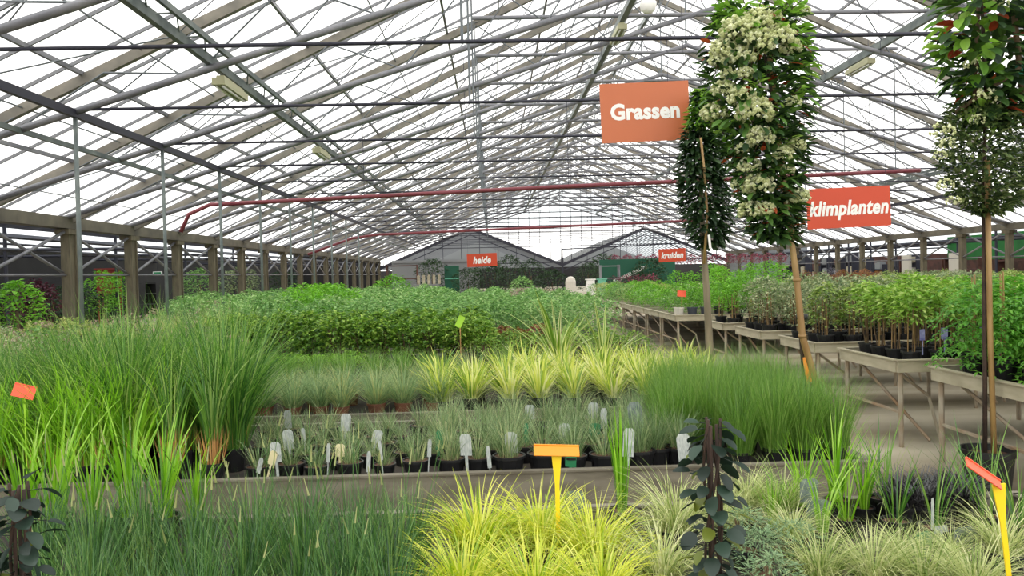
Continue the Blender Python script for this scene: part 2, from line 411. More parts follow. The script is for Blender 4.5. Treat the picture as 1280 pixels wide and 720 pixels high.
# end walls and neighbours
def wall(name, pts, mat):
    m = MB(); m.add([Vector(p) for p in pts], [tuple(range(len(pts)))]); return struct(name, m, mat)
VX, VZ = 6.1, 2.35                      # valley between the two smaller houses behind
RLX, RRX = XL + (VX - XL) / 2, VX + (XR - VX) / 2
RLZ = VZ + .42 * (VX - RLX); RRZ = VZ + .42 * (XR - RRX)
ZS = 5.75; xs0 = XL + (ZS - GZ) / SL
wf = wall('wall_far', [(XL, YE, VZ), (RLX, YE, RLZ), (VX, YE, VZ), (RRX, YE, RRZ), (XR, YE, VZ), (XR, YE, GZ), (2 * XC - xs0, YE, ZS), (xs0, YE, ZS), (XL, YE, GZ)], MT['glass'])
m = MB(); m.add([Vector(p) for p in ((xs0, YE, ZS), (2 * XC - xs0, YE, ZS), (XC, YE, RZ))], [(0, 1, 2)]); struct('milky_pane', m, MT['haze'], wf)
m = MB()
for x in [XL + .4 + i * .9 for i in range(33)]:
    zb = VZ + .42 * (min(x - XL, VX - x) if x < VX else min(x - VX, XR - x))
    m.bar((x, YE, zb), (x, YE, roofz(x)), .05, .05)
for z in (4.0, 5.2, 5.75, 6.4, 7.1, 7.8, 8.5, 9.2):
    xa = XL + (z - GZ) / SL
    m.bar((max(xa, XL), YE, z), (min(2 * XC - xa, XR), YE, z), .05, .14 if z == 5.75 else .06)
struct('wall_far_mullions', m, MT['darkpipe'], wf)
YF = 98
for nm, x0, xr, zr, x1 in (('neighbour_roof_left', XL, RLX, RLZ, VX), ('neighbour_roof_right', VX, RRX, RRZ, XR)):
    m = MB()
    m.add([(x0, YE, VZ), (xr, YE, zr), (xr, YF, zr), (x0, YF, VZ)], [(0, 1, 2, 3)]); m.add([(xr, YE, zr), (x1, YE, VZ), (x1, YF, VZ), (xr, YF, zr)], [(0, 1, 2, 3)])
    ro = struct(nm, m, MT['haze'])
    m = MB(); y = YE
    while y < YF - .1:
        m.bar((x0, y, VZ - .03), (xr, y, zr - .03), .05, .09); m.bar((xr, y, zr - .03), (x1, y, VZ - .03), .05, .09); y += 1.4
    struct('roof_lattice', m, MT['bar'], ro)
    m = MB()
    for yy in (YE - .05,):
        m.bar((x0, yy, VZ), (xr, yy, zr), .14, .24); m.bar((xr, yy, zr), (x1, yy, VZ), .14, .24)
        m.bar((x0, yy, VZ - .5), (xr, yy, zr - .55), .06, .08); m.bar((xr, yy, zr - .55), (x1, yy, VZ - .5), .06, .08)
        m.tube([(x0, yy, VZ + .25), (x1, yy, VZ + .25)], .05, 6)
        nseg = 10
        for i in range(nseg):
            xa = x0 + (x1 - x0) * (i + .5) / nseg
            zt = VZ + .42 * min(xa - x0, x1 - xa)
            m.tube([(xa, yy, VZ + .25), (xa, yy, zt)], .03, 5)
    g = struct('gable_truss', m, MT['darkpipe'])
m = MB(); m.box((VX, YE - .1, 1.5), (.16, .16, 3.0)); m.bar((VX, YE - .1, 3.7), (VX + 11, YE - .1, 4.0), .08, .1); m.box((VX, YE - .1, 3.3), (.1, .1, 1.0))
struct('valley_post', m, MT['darkpipe'])
wall('wall_back', [(-20, YB, 0), (28, YB, 0), (28, YB, 1.0), (-20, YB, 1.0)], MT['grey'])
wall('wall_end', [(-20, YF, 0), (28, YF, 0), (28, YF, 2.4), (-20, YF, 2.4)], MT['dark'])
wall('wall_end_gable', [(XL, YF, 2.4), (VX, YF, 2.4), (RLX, YF, RLZ)], MT['grey'])
wall('wall_end_gable_right', [(VX, YF, 2.4), (XR, YF, 2.4), (RRX, YF, RRZ)], MT['grey'])
wall('wall_far_left', [(-17, YE, 0), (XL, YE, 0), (XL, YE, 3.1), (-17, YE, 3.85)], MT['dark'])
wall('wall_far_right', [(XR, YE, 0), (27.5, YE, 0), (27.5, YE, 3.6), (XR, YE, 3.1)], MT['grey'])
# left neighbour: low glass roof and a dark wall
XW = -17.0
wall('wall_left', [(XW, YB, 0), (XW, YF, 0), (XW, YF, 2.95), (XW, YB, 2.95)], MT['dark'])
wall('window_2', [(XW, YB, 2.95), (XW, YF, 2.95), (XW, YF, 3.85), (XW, YB, 3.85)], MT['haze'])
m = MB(); m.add([(XL, YB, GZ - .1), (XW, YB, 3.85), (XW, YE, 3.85), (XL, YE, GZ - .1)], [(0, 1, 2, 3)])
nl = struct('ceiling_left', m, MT['haze'])
m = MB(); y = YB
while y < YE:
    m.bar((XL, y, GZ - .16), (XW, y, 3.79), .06, .09); y += 1.05
for x in (-10.8, -12, -13.3, -14.6, -15.8):
    z = GZ - .1 + .75 * (XL - x) / (XL - XW)
    m.bar((x, YB, z - .1), (x, YE, z - .1), .06, .1)
struct('roof_lattice', m, MT['darkpipe'], nl)
m = MB()
for x, z in ((-11.5, 2.85), (-13, 3.05), (-15, 3.2), (-12.2, 2.6), (-14, 2.7), (-16.9, 3.4), (-16.9, 3.15)): m.tube([(x, YB, z), (x, YE, z)], .05, 6)
y = Y0
while y < YE:
    m.tube([(XL, y, 2.6), (XW, y, 2.7)], .05, 6); m.tube([(-13, y, 0), (-13, y, 3.3)], .05, 6); y += BAY * 2
struct('bay_framework', m, MT['darkpipe'])
# right neighbour
XQ = 27.5
wall('wall_right', [(XQ, YB, 0), (XQ, YF, 0), (XQ, YF, 2.3), (XQ, YB, 2.3)], MT['brown'])
wall('window_1', [(XQ, YB, 2.3), (XQ, YF, 2.3), (XQ, YF, 3.6), (XQ, YB, 3.6)], MT['haze'])
m = MB(); m.add([(XR, YB, GZ - .1), (XQ, YB, 3.6), (XQ, YE, 3.6), (XR, YE, GZ - .1)], [(0, 1, 2, 3)])
nr = struct('ceiling_right', m, MT['haze'])
m = MB(); y = YB
while y < YE:
    m.bar((XR, y, GZ - .16), (XQ, y, 3.54), .05, .08); y += 1.05
struct('roof_lattice', m, MT['bar'], nr)
m = MB()
for x, z in ((22, 2.7), (24, 2.9), (26, 2.6)): m.tube([(x, YB, z), (x, YE, z)], .05, 6)
y = Y0
while y < YE:
    m.tube([(XR, y, 2.7), (XQ, y, 2.8)], .05, 6); m.tube([(24, y, 0), (24, y, 3.3)], .06, 6); y += BAY
struct('bay_framework', m, MT['darkpipe'])

# ------------------------------------------------------------------ pipes, lamps, camera
def pipe(name, pts, r, mat, label, cat='pipe'):
    m = MB(); m.tube(pts, r, 8); o = tag(obj(name, m.mesh(name, mat, True)), label, cat)
    if name == 'heating_pipe':
        a, b = Vector(pts[2]), Vector(pts[-1])
        for k in range(7):
            p = a + (b - a) * (k + .5) / 7; h = MB(); h.tube([p + Vector((0, 0, r)), (p.x, p.y, roofz(p.x) - .1)], .008, 4); obj('hanger', h.mesh('hanger', MT['darkpipe']), o)
    return o
pipe('heating_pipe', [P(226, 290, 21), P(236, 268, 21), P(262, 256, 21), P(700, 233.5, 21), P(1150, 213, 21)], .055, MT['red'], 'nearer red painted pipe running across the roof below the trusses')
pipe('heating_pipe', [P(385, 318, 38), P(440, 298, 38), P(470, 293.5, 38), P(880, 275, 38)], .06, MT['red'], 'farther red painted pipe crossing under the roof above the heath sign')
pipe('drain_pipe', [(4.62, 6.4, .8), (4.62, 6.4, .36), (4.66, 6.38, .32), (5.6, 6.3, .3)], .045, MT['hose'], 'black bent drain pipe under the nearest right bench')
def lamp(x, y, z, lab):
    t = empty('strip_light', (x, y, z))
    a = MB(); a.box((0, 0, .02), (.2, 1.2, .11)); a.box((0, 0, .1), (.12, 1.0, .06))
    b = MB(); b.tube([(-.05, -.55, -.055), (-.05, .55, -.055)], .018, 8); b.tube([(.05, -.55, -.055), (.05, .55, -.055)], .018, 8)
    hs = obj('housing', a.mesh('housing', MT['lamp']), t); obj('tube_lamp', b.mesh('tube_lamp', MT['lamptube'], True), hs)
    tag(t, lab, 'light', 'strip lights on the roof beams')
lamp(-4.15, 13.1, chordz(-4.15) - .12, 'boxy strip light under the left roof beam, nearest the camera')
lamp(-4.15, 20, chordz(-4.15) - .12, 'boxy strip light under the left roof beam, second from the camera')
lamp(2.9, 17.6, chordz(2.9) - .12, 'boxy strip light on the roof beam above the grass sign')
lamp(9.1, 19.4, chordz(9.1) - .12, 'boxy pale strip light above the climber sign, right of the flowering tree')
m = MB(); m.lathe([(.0, .12), (.05, .12), (.06, .02), (.085, 0), (.085, -.03), (.07, -.08), (.04, -.105), (0, -.115)], 16)
p = P(810, 3, 8); t = empty('dome_camera', p)
obj('dome', m.mesh('dome', MT['white'], True), t)
m = MB(); m.tube([(0, 0, .1), (0, 0, chordz(p.x) - p.z)], .012, 6); obj('drop_rod', m.mesh('drop_rod', MT['darkpipe']), t)
tag(t, 'white dome camera hanging at the top edge of the view', 'camera')

# ------------------------------------------------------------------ hanging signs
def sign(text, x0, y0, x1, y1, Y, mat, label, shear, tsize, tx, ty, bold=.018, rz=0.0):
    a, b = P(x0, y1, Y), P(x1, y0, Y)
    w, h = b.x - a.x, b.z - a.z; c = (a + b) / 2
    t = empty('hanging_sign', c); t.rotation_euler = (0, -0.026, rz)
    m = MB(); m.box((0, 0, 0), (w, .012, h)); pn = obj('panel', m.mesh('panel', mat), t)
    cu = bpy.data.curves.new('lettering', 'FONT'); cu.body = text; cu.align_x = 'CENTER'; cu.align_y = 'CENTER'
    cu.size = tsize * h; cu.shear = shear; cu.offset = bold * h * .62; cu.extrude = .0008; cu.resolution_u = 3; cu.space_character = 1.04
    to = bpy.data.objects.new('tmp', cu); COL.objects.link(to)
    dg = bpy.context.evaluated_depsgraph_get(); me = bpy.data.meshes.new_from_object(to.evaluated_get(dg))
    bpy.data.objects.remove(to); me.materials.clear(); me.materials.append(MT['white'])
    xs = [v.co.x for v in me.vertices]; zs = [v.co.y for v in me.vertices]
    k = tx * w / (max(xs) - min(xs)); cx, cz = (max(xs) + min(xs)) / 2, (max(zs) + min(zs)) / 2
    for v in me.vertices: v.co = ((v.co.x - cx) * k, (v.co.y - cz) * k * (1.22 if shear else 1.05), v.co.z)
    o = obj('lettering', me, pn, (0, -.0085, ty * h), (PI / 2, 0, 0))
    for s_ in (-.46, .46):
        m = MB(); m.tube([(s_ * w, 0, h / 2 - .03), (s_ * w, 0, max(h / 2 + .1, chordz(c.x) - c.z))], .003, 5)
        obj('wire', m.mesh('wire', MT['darkpipe']), t)
    tag(t, label, 'sign')
    return t
sign('Grassen', 751.5, 102, 861, 178, 9.9, MT['orange'], 'large orange hanging sign reading Grassen in white letters', 0, .3, .78, .015, .02)
sign('klimplanten', 1009, 233, 1112.5, 285.5, 10.5, MT['redorange'], 'red orange hanging sign reading klimplanten in white italics', .22, .36, .95, -.06, .02)
sign('heide', 584, 316.5, 621, 333.5, 30, MT['redorange'], 'small distant red orange sign reading heide', .22, .5, .6, 0, .03)
sign('kruiden', 823.5, 310.5, 857, 327.5, 27, MT['redorange'], 'small distant red orange sign reading kruiden, above right benches', .22, .5, .82, 0, .03)

# ------------------------------------------------------------------ plant prototypes
def pot_mesh(r=.08, h=.12, mat='pot', n=14):
    m = MB(); m.lathe([(0, 0), (r * .78, 0), (r * .95, h * .86), (r * 1.04, h * .86), (r * 1.04, h), (r * .93, h), (r * .88, h * .8)], n)
    return m.mesh('pot', MT[mat], False)
def soil_mesh(r=.08, h=.12):
    m = MB(); m.disc(r * .9, h * .86, 14); return m.mesh('soil', MT['soil'])
def tuft(n, z0, r0, lr, lean, curve, wr, mat, segs=4, rng=None, straw=0):
    rng = rng or R; m = MB()
    for i in range(n):
        az = rng.uniform(0, 2 * PI); rr = r0 * math.sqrt(rng.random())
        l = rng.uniform(*lr) * (1 - .15 * rr / max(r0, .001))
        base = (rr * math.cos(az), rr * math.sin(az), z0)
        m.blade(base, az + rng.uniform(-.5, .5), rng.uniform(*lean) * (.4 + .6 * rr / max(r0, .001)) , rng.uniform(*curve), l, rng.uniform(*wr), segs, rng.random(), 0, rng.uniform(-.9, .9))
    mats = [mat]
    return m, mats
def tuftmesh(name, *a, **k):
    m, mats = tuft(*a, **k); return m.mesh(name, mats)
def sword(n, z0, lr, lean, curve, w, mat):
    m = MB()
    for i in range(n):
        az = R.uniform(0, 2 * PI)
        m.blade((.03 * math.cos(az), .03 * math.sin(az), z0), az, R.uniform(*lean), R.uniform(*curve), R.uniform(*lr), w * R.uniform(.7, 1.1), 6, R.random(), 0, 0)
        n = 13; vs = m.v[-n:]; k0 = len(m.v)
        c = [v.copy() for v in vs]
        for q in range(6):
            a, b = c[2 * q], c[2 * q + 1]; mid = (a + b) / 2; off = Vector((0, 0, .002)) + mid.cross(Vector((0, 0, 0)))
            c[2 * q] = mid + (a - mid) * .32 + off; c[2 * q + 1] = mid + (b - mid) * .32 + off
            vs[2 * q] = vs[2 * q] - Vector((0, 0, 0))
        c2 = [v - Vector((0, 0, .004)) for v in c]
        for cc in (c, c2): m.add(cc, [(2 * q, 2 * q + 1, 2 * q + 3, 2 * q + 2) for q in range(5)] + [(10, 11, 12)], R.random() * .4, 1)
    return m.mesh('foliage', [mat, L['mat']])
def bush(n, r, h, z0, ll, lw, mats, stems=6, stemmat=None, flat=.3, top=None, ntop=0, base=0.15):
    """leafy bush: leaves through a rounded volume, denser towards its surface"""
    m = MB()
    for i in range(n):
        u = R.random(); az = R.uniform(0, 2 * PI)
        zz = base + (1 - base) * u ** .7
        prof = math.sqrt(max(0.02, 1 - (2 * max(zz, .12) - .95) ** 2)) if zz > .5 else .8 + .2 * zz
        rr = r * prof * (R.random() ** .35)
        p = Vector((rr * math.cos(az), rr * math.sin(az), z0 + h * zz * R.uniform(.92, 1.04)))
        d = Vector((math.cos(az + R.uniform(-.9, .9)), math.sin(az + R.uniform(-.9, .9)), R.uniform(-.5, .7)))
        m.leaf(p, d, Vector((R.uniform(-.4, .4), R.uniform(-.4, .4), 1)), ll * R.uniform(.7, 1.2), lw * R.uniform(.7, 1.2), R.random())
    if top is not None:
        for i in range(ntop):
            az = R.uniform(0, 2 * PI); rr = r * .85 * math.sqrt(R.random())
            p = Vector((rr * math.cos(az), rr * math.sin(az), z0 + h * (1.0 - .3 * (rr / r) ** 2) * R.uniform(.95, 1.08)))
            for j in range(3):
                m.leaf(p, (R.uniform(-1, 1), R.uniform(-1, 1), R.uniform(0, 1)), (0, 0, 1), ll * .7, lw * .8, R.random(), 2)
    for i in range(stems):
        az = R.uniform(0, 2 * PI)
        m.tube([(.02 * math.cos(az), .02 * math.sin(az), z0 * .6), (r * .5 * math.cos(az), r * .5 * math.sin(az), z0 + h * .7)], .006, 4, 1)
    ms = [mats, stemmat or MT['bark']]
    if top is not None: ms.append(top)
    return m.mesh('foliage', ms)
POT, SOIL = pot_mesh(), soil_mesh()
POTL, SOILL = pot_mesh(.11, .16), soil_mesh(.11, .16)
TERRA = pot_mesh(.085, .11, 'terra')
def straw_mesh(z0, r, h):
    m = MB()
    for i in range(60):
        az = R.uniform(0, 2 * PI); rr = r * math.sqrt(R.random())
        m.blade((rr * .6 * math.cos(az), rr * .6 * math.sin(az), z0), az, .15 * rr / r + R.uniform(0, .12), .05, h * R.uniform(.7, 1.1), .008, 2, R.random(), 0, R.uniform(-1, 1))
    return m.mesh('cut_straw', MT['straw'])
STRAW = straw_mesh(.1, .09, .26)

# ------------------------------------------------------------------ beds
BZ = .31
def bed(name, x0, x1, y0, y1, z, label, legs=True):
    cx, cy = (x0 + x1) / 2, (y0 + y1) / 2
    t = empty(name, (cx, cy, 0)); hw, hl = (x1 - x0) / 2, (y1 - y0) / 2
    m = MB(); m.box((0, 0, z - .03), (x1 - x0 - .06, y1 - y0 - .06, .06)); obj('tray', m.mesh('tray', MT['tray']), t)
    for dx, dy, sx, sy in ((0, -hl, 2 * hw, .035), (0, hl, 2 * hw, .035), (-hw, 0, .035, 2 * hl), (hw, 0, .035, 2 * hl)):
        m = MB(); m.box((dx, dy, z - .085), (sx + .01, sy + (.0 if sy < .1 else -.04), .27)); m.box((dx, dy, z + .055), (sx + .04, sy + (.025 if sy < .1 else -.02), .014))
        obj('side_board', m.mesh('side_board', MT['board']), t)
    if legs:
        n = max(2, int((x1 - x0) / 2))
        lm = MB(); lm.box((0, 0, (z - .2) / 2), (.12, .12, z - .2)); lme = lm.mesh('leg', MT['board'])
        for i in range(n):
            for s_ in (-1, 1): obj('leg', lme, t, (-hw + .3 + (2 * hw - .6) * i / (n - 1), s_ * (hl - .25), 0))
    return tag(t, label, 'plant bed', None)
bed('growing_bed', -4.6, 2.95, 1.7, 4.45, BZ, 'nearest low plant bed holding golden and cream grasses')
bed('growing_bed', -6.6, 2.5, 5.3, 7.25, BZ, 'long low bed with grey board edge behind the golden grass')
bed('growing_bed', -6.6, 2.4, 7.7, 10.3, BZ, 'low bed holding yellow striped and blue grey grasses')
bed('growing_bed', -7.6, 2.4, 10.7, 14.2, BZ, 'low bed under the green leafy hedge of shrubs')
bed('growing_bed', -8.2, 2.3, 14.6, 29.0, BZ, 'far large bed carrying the wide mass of leafy green plants')

def jit(a): return R.uniform(-a, a)
# --- bed two, left: tall grasses
POTM, SOILM = pot_mesh(.078, .15), soil_mesh(.078, .15)
TALL = [[('pot', POTM), ('soil', SOILM), ('cut_straw', STRAW), ('foliage', tuftmesh('foliage', 230, .14, .09, (.65, 1.25), (.02, .35), (.1, 1.6), (.005, .011), L['tall_grass'], 6))] for _ in range(3)]
LIME = [[('pot', POTM), ('soil', SOILM), ('cut_straw', STRAW), ('foliage', tuftmesh('foliage', 90, .14, .08, (.5, 1.05), (.02, .35), (.2, 1.7), (.01, .02), L['lime_grass'], 7))] for _ in range(3)]
ys = [5.52, 5.85, 6.2, 6.55, 6.9]
for r_, y in enumerate(ys):
    xr = XA(292, y); n = 11; xl = XA(-40, y)
    for i in range(n):
        x = xl + (xr - xl) * i / (n - 1)
        lime = r_ == 0 and i < 8 or (r_ == 1 and i in (1, 3, 5, 7))
        kind = LIME if lime else TALL
        px = PIX(x, y, .5)[0]
        if r_ == 0 and px > 195: continue
        s_ = (1.06 if px < 300 else .9) * R.uniform(.86, 1.1) * (.86 if px < 100 else 1.0)
        s_ *= .92 if lime else 1
        if r_ == 0: lab = ('bright lime' if lime else 'dark green') + ' tall grass, ' + nth(i) + ' in the row behind the board'
        else: lab = None
        if lab: place('tall_grass_pot', R.choice(kind), (x + jit(.04), y + jit(.05), BZ), lab, 'grass plant', 'tall grasses at the left of the boarded bed', None, s_)
        else: place('tall_grass_pot', R.choice(kind), (x + jit(.04), y + jit(.05), BZ), 'tall green arching grass in the thick stand left of the tagged pots', 'grass plant', 'tall grasses in the stand behind its front row', None, s_)
STB = straw_mesh(.13, .11, .27)
for px, y, lab in ((208, 5.42, 'tall grass over a tan cut straw base, left one of two'), (259, 5.42, 'tall grass over a tan cut straw base, right one of two beside the labels')):
    place('tall_grass_pot', [('pot', POTM), ('soil', SOILM), ('cut_straw', STB), ('foliage', tuftmesh('foliage', 60, .3, .06, (.5, .9), (.02, .25), (.1, 1.2), (.006, .011), L['tall_grass'], 6))], (XA(px, y), y, BZ), lab, 'grass plant')
# --- bed two, middle: grey green tufts with labels
POTS, SOILS = pot_mesh(.103, .12), soil_mesh(.103, .13)
GREY = [[('pot', POTS), ('soil', SOILS), ('foliage', tuftmesh('foliage', 90, .1, .05, (.16, .38), (.1, .8), (.1, 1.3), (.003, .006), L['greygrass'], 5))] for _ in range(4)]
GREYF = [[('pot', POTS), ('soil', SOILS), ('foliage', tuftmesh('foliage', 190, .1, .06, (.2, .42), (.05, .6), (.1, 1.1), (.0025, .0045), L['greygrass'], 5))] for _ in range(3)]
for r_, y in enumerate((5.5, 5.8, 6.12, 6.45, 6.8)):
    x0, x1 = XA(312 + r_ * 3, y), XA(812, y); n = 13
    for i in range(n):
        x = x0 + (x1 - x0) * (i + .5 * (r_ % 2)) / (n - .5); f = i / n
        big = f > .35 and (i + r_) % 2 == 0
        sp = R.choice(GREYF if big else GREY)
        small = R.uniform(.85, 1.1) if f > .4 else R.uniform(.7, .95)
        place('tufted_grass_pot', sp, (x + jit(.03), y + jit(.03), BZ), f'small grey green tuft in black pot, {nth(i)} in the {ROW[r_]} row', 'grass plant', 'small grey green grasses in black pots', None, small)
# --- bed two, right: fuzzy fine grass
FUZ = [[('pot', POT), ('soil', SOIL), ('foliage', tuftmesh('foliage', 520, .1, .09, (.34, .76), (.0, .34), (.05, .9), (.0025, .0042), L['fuzzy'], 5))] for _ in range(3)]
for r_, y in enumerate((5.5, 5.85, 6.2, 6.55, 6.9)):
    x0 = 1.72 if r_ == 0 else XA(832, y); x1 = 2.36; n = 7 if r_ else 4
    for i in range(n):
        x = x0 + (x1 - x0) * i / (n - 1)
        place('feather_grass_pot', R.choice(FUZ), (x + jit(.03), y + jit(.03), BZ), f'fine hazy green grass, {nth(i)} in the {ROW[r_]} row of its clump', 'grass plant', 'fine feather grasses at the right end of the bed', None, R.uniform(.86, 1.02))
for i, px in enumerate((815, 845)):
    y = 5.6; place('tufted_grass_pot', GREYF[i], (XA(px, y), y, BZ), ('pale fine tuft just left of the hazy feather grass clump', 'pale fine tuft in front of the hazy feather grass clump')[i], 'grass plant', None, None, 1.05)
# --- bed three: blue fescue left, gold stripe right
FES = [[('pot', TERRA), ('foliage', tuftmesh('foliage', 260, .1, .07, (.2, .48), (.1, 1.1), (.05, 1.2), (.004, .008), L['fescue'], 5))] for _ in range(3)]
FESG = [[('pot', POT), ('foliage', tuftmesh('foliage', 230, .1, .08, (.3, .5), (.05, .5), (.1, .7), (.004, .007), L['fuzzy'], 4))] for _ in range(2)]
def sedge():
    m, _ = tuft(64, .1, .05, (.24, .5), (.02, .75), (.1, 1.3), (.014, .024), None, 6)
    m2, _ = tuft(60, .1, .06, (.2, .42), (.6, 1.3), (.6, 1.6), (.006, .012), None, 5)
    m.add(m2.v, m2.f); n = len(m2.f); m.r[-n:] = m2.r; m.m[-n:] = [1] * n
    return m.mesh('foliage', [L['goldstripe'], L['cream']])
GST = [[('pot', POT), ('soil', SOIL), ('foliage', sedge())] for _ in range(4)]
for r_, y in enumerate((7.95, 8.3, 8.65, 9.0, 9.4, 9.8)):
    x0, x1 = XA(250, y), XA(535, y); n = 9
    for i in range(n):
        x = x0 + (x1 - x0) * i / (n - 1)
        g = r_ >= 4
        place('fescue_pot', R.choice(FESG if g else FES), (x + jit(.05), y + jit(.05), BZ), (f'fresh green fine grass, {nth(i)} in the {ROW[r_]} row behind the fescues' if g else f'blue grey fescue tuft, {nth(i)} in the {ROW[r_]} fescue row'), 'grass plant', 'fine grasses left of the yellow striped ones', None, R.uniform(.9, 1.1))
for r_, y in enumerate((7.95, 8.35, 8.75, 9.15, 9.55)):
    x0, x1 = XA(548, y), min(2.25, XA(880, y)); n = 9
    for i in range(n):
        x = x0 + (x1 - x0) * i / (n - 1)
        if r_ > 2 and i < 3: continue
        place('striped_sedge_pot', R.choice(GST), (x + jit(.06), y + jit(.06), BZ), f'yellow striped sedge, {nth(i)} in the {ROW[r_]} row of its block', 'grass plant', 'yellow striped sedges in the middle bed', None, R.uniform(1.0, 1.3))
for i, (px, y, s_) in enumerate(((588, 9.5, 1.25), (560, 9.8, .9), (625, 9.7, 1.0), (640, 10.0, 1.0))):
    place('fescue_pot', FESG[i % 2] if i != 0 else FES[0], (XA(px, y), y, BZ), ['large blue green tuft behind the yellow striped sedges', 'green tuft left of the large blue green tuft', 'dark green tuft right of the large blue green tuft', 'dark green tuft beside the striped sword leaved plant'][i], 'grass plant', None, None, s_)
# striped sword-leaved plants
for px, y, h, lab in ((695, 9.95, 1.0, 'tall striped sword leaved plant rising above the yellow sedges'), (752, 10.05, .9, 'second striped sword leaved plant, right of the tallest one')):
    place('striped_flax_pot', [('pot', POTL), ('soil', SOILL), ('foliage', sword(34 if h == 1 else 20, .14, (.5, .86), (.05, .85), (.1, 1.1), .042, L['yucca']))], (XA(px, y), y, BZ), lab, 'plant', None, None, h * 1.35)
# --- bed four
MATP = [[('pot', POT), ('foliage', bush(240, .17, .2, .1, .045, .022, L['mat'], 2))] for _ in range(2)]
for r_, y in enumerate((10.95, 11.3)):
    for i in range(7):
        x = XA(300, y) + (XA(440, y) - XA(300, y)) * i / 6
        place('mat_plant_pot', R.choice(MATP), (x, y + jit(.04), BZ), f'low bright green mat plant, {nth(i)} in the {ROW[r_]} row before the hedge', 'plant', 'bright green mat plants before the hedge', None, R.uniform(.95, 1.15))
HED = [[('pot', POTL), ('foliage', bush(560, .3, .6, .16, .08, .046, L['hedge'], 8))] for _ in range(4)]
for r_, y in enumerate((11.75, 12.25, 12.8, 13.4)):
    x0, x1 = XA(262, y), XA(600, y) - r_ * .05; n = 12
    for i in range(n):
        x = x0 + (x1 - x0) * i / (n - 1)
        if r_ == 0: lab = f'leafy green hedge shrub, {nth(i)} along the hedge front'
        else: lab = 'leafy green shrub inside the hedge block, behind its front row'
        place('leafy_shrub', R.choice(HED), (x + jit(.06), y + jit(.08), BZ), lab, 'shrub', 'leafy shrubs along the front of the hedge block' if r_ == 0 else 'leafy shrubs behind the front of the hedge block', None, R.uniform(.9, 1.1))
# small shrubs right of the hedge, in black pots
SM = [[('pot', POT), ('foliage', bush(340, .21, .34, .12, .05, .02, L['hedge'], 6))] for _ in range(3)]
for r_, y in enumerate((11.3, 11.9, 12.6)):
    x0, x1 = XA(612, y), XA(800 - r_ * 12, y); n = 8
    x1 = min(x1, 2.25)
    for i in range(n):
        x = x0 + (x1 - x0) * i / (n - 1)
        place('small_shrub_pot', R.choice(SM), (x + jit(.04), y, BZ), f'small dull green shrub behind the yellow sedges, {nth(i)} in the {ROW[r_]} row', 'shrub', 'small shrubs in black pots right of the hedge', None, R.uniform(.9, 1.15))
RB = [[('foliage', bush(200, .2, .32, .1, .07, .045, L['redbrown'], 0, None, .3, None, 0, .0))] for _ in range(2)]
for i in range(9):
    y = 13.5; x = XA(585, y) + (XA(700, y) - XA(585, y)) * i / 8
    place('red_leaf_bush', R.choice(RB), (x, y, BZ), f'low red brown plant behind the small shrubs, {nth(i)} in its row', 'plant', 'red brown leaved plants', None, R.uniform(.9, 1.2))
# left of the hedge: pale carex and mixed planting
PC = [[('pot', POT), ('foliage', tuftmesh('foliage', 150, .1, .08, (.35, .7), (.05, .5), (.2, 1.0), (.008, .012), L['palecarex'], 4))] for _ in range(2)]
MIX = [[('foliage', bush(240, .3, .6, .1, .07, .04, L[k], 6, None, .3, L[t], 30))] for k, t in (('greyclimb', 'pinkgrey'), ('climber', 'palecarex'), ('hedge2', 'pinkgrey'))]
for r_, y in enumerate((8.2, 9.0, 9.8)):
    for i in range(7):
        x = -6.2 + i * .5
        place('mixed_shrub', R.choice(MIX), (x + jit(.1), y + jit(.1), BZ), 'mixed grey green shrub behind the tall grasses at the left', 'shrub', 'mixed shrubs behind the tall grasses', None, R.uniform(.9, 1.2))
for r_, y in enumerate((11.2, 12.0, 12.9, 13.7)):
    for i in range(7):
        x = -7.2 + i * .5
        if i < 4: place('mixed_shrub', R.choice(MIX), (x + jit(.1), y + jit(.1), BZ), 'mixed flowering shrub near the mossy columns at left', 'shrub', 'mixed shrubs near the left columns', None, R.uniform(.9, 1.25))
        else: place('pale_sedge_pot', R.choice(PC), (x + jit(.1), y + jit(.1), BZ), 'pale yellow green sedge left of the leafy hedge', 'grass plant', 'pale sedges left of the hedge', None, R.uniform(1.2, 1.5))
# --- far mass
FAR = [[('foliage', bush(700, .55, .85, .1, .09, .05, L['hedge2'], 0, None, .3, None, 0, .0))] for _ in range(3)]
FARB = [[('foliage', bush(700, .55, 1.0, .1, .1, .05, L['brightleaf'], 0, None, .3, None, 0, .0))]]
FARG = [[('foliage', bush(600, .5, .7, .1, .08, .045, L['greyclimb'], 0, None, .3, L['pinkgrey'], 60, .0))]]
n_ = 0
for r_ in range(14):
    y = 15.1 + r_ * .98
    for i in range(12):
        x = -7.6 + i * .86 + jit(.12)
        if x > 1.95: continue
        px, _ = PIX(x, y, 1)
        if px < 240 - r_ * 3: continue
        k = FAR
        if 375 < px < 430 and 17 < y < 21: k = FARB
        elif px > 620 and y > 22: k = FARG
        elif px < 380 and y < 22: k = FARG if R.random() < .3 else FAR
        lab = {id(FAR): 'mid green leafy plant in the wide mass beyond the hedge', id(FARB): 'brighter green bushy plant rising at the left of the far mass', id(FARG): 'greyish plant with pink tinged heads in the far mass'}[id(k)]
        hh = 1.08 if px < 560 else 1.0
        place('perennial_bush', R.choice(k), (x, y + jit(.15), BZ), lab, 'plant', {id(FAR): 'leafy plants of the far mass', id(FARB): 'bright bushes of the far mass', id(FARG): 'greyish plants of the far mass'}[id(k)], None, R.uniform(.88, 1.05) * hh)
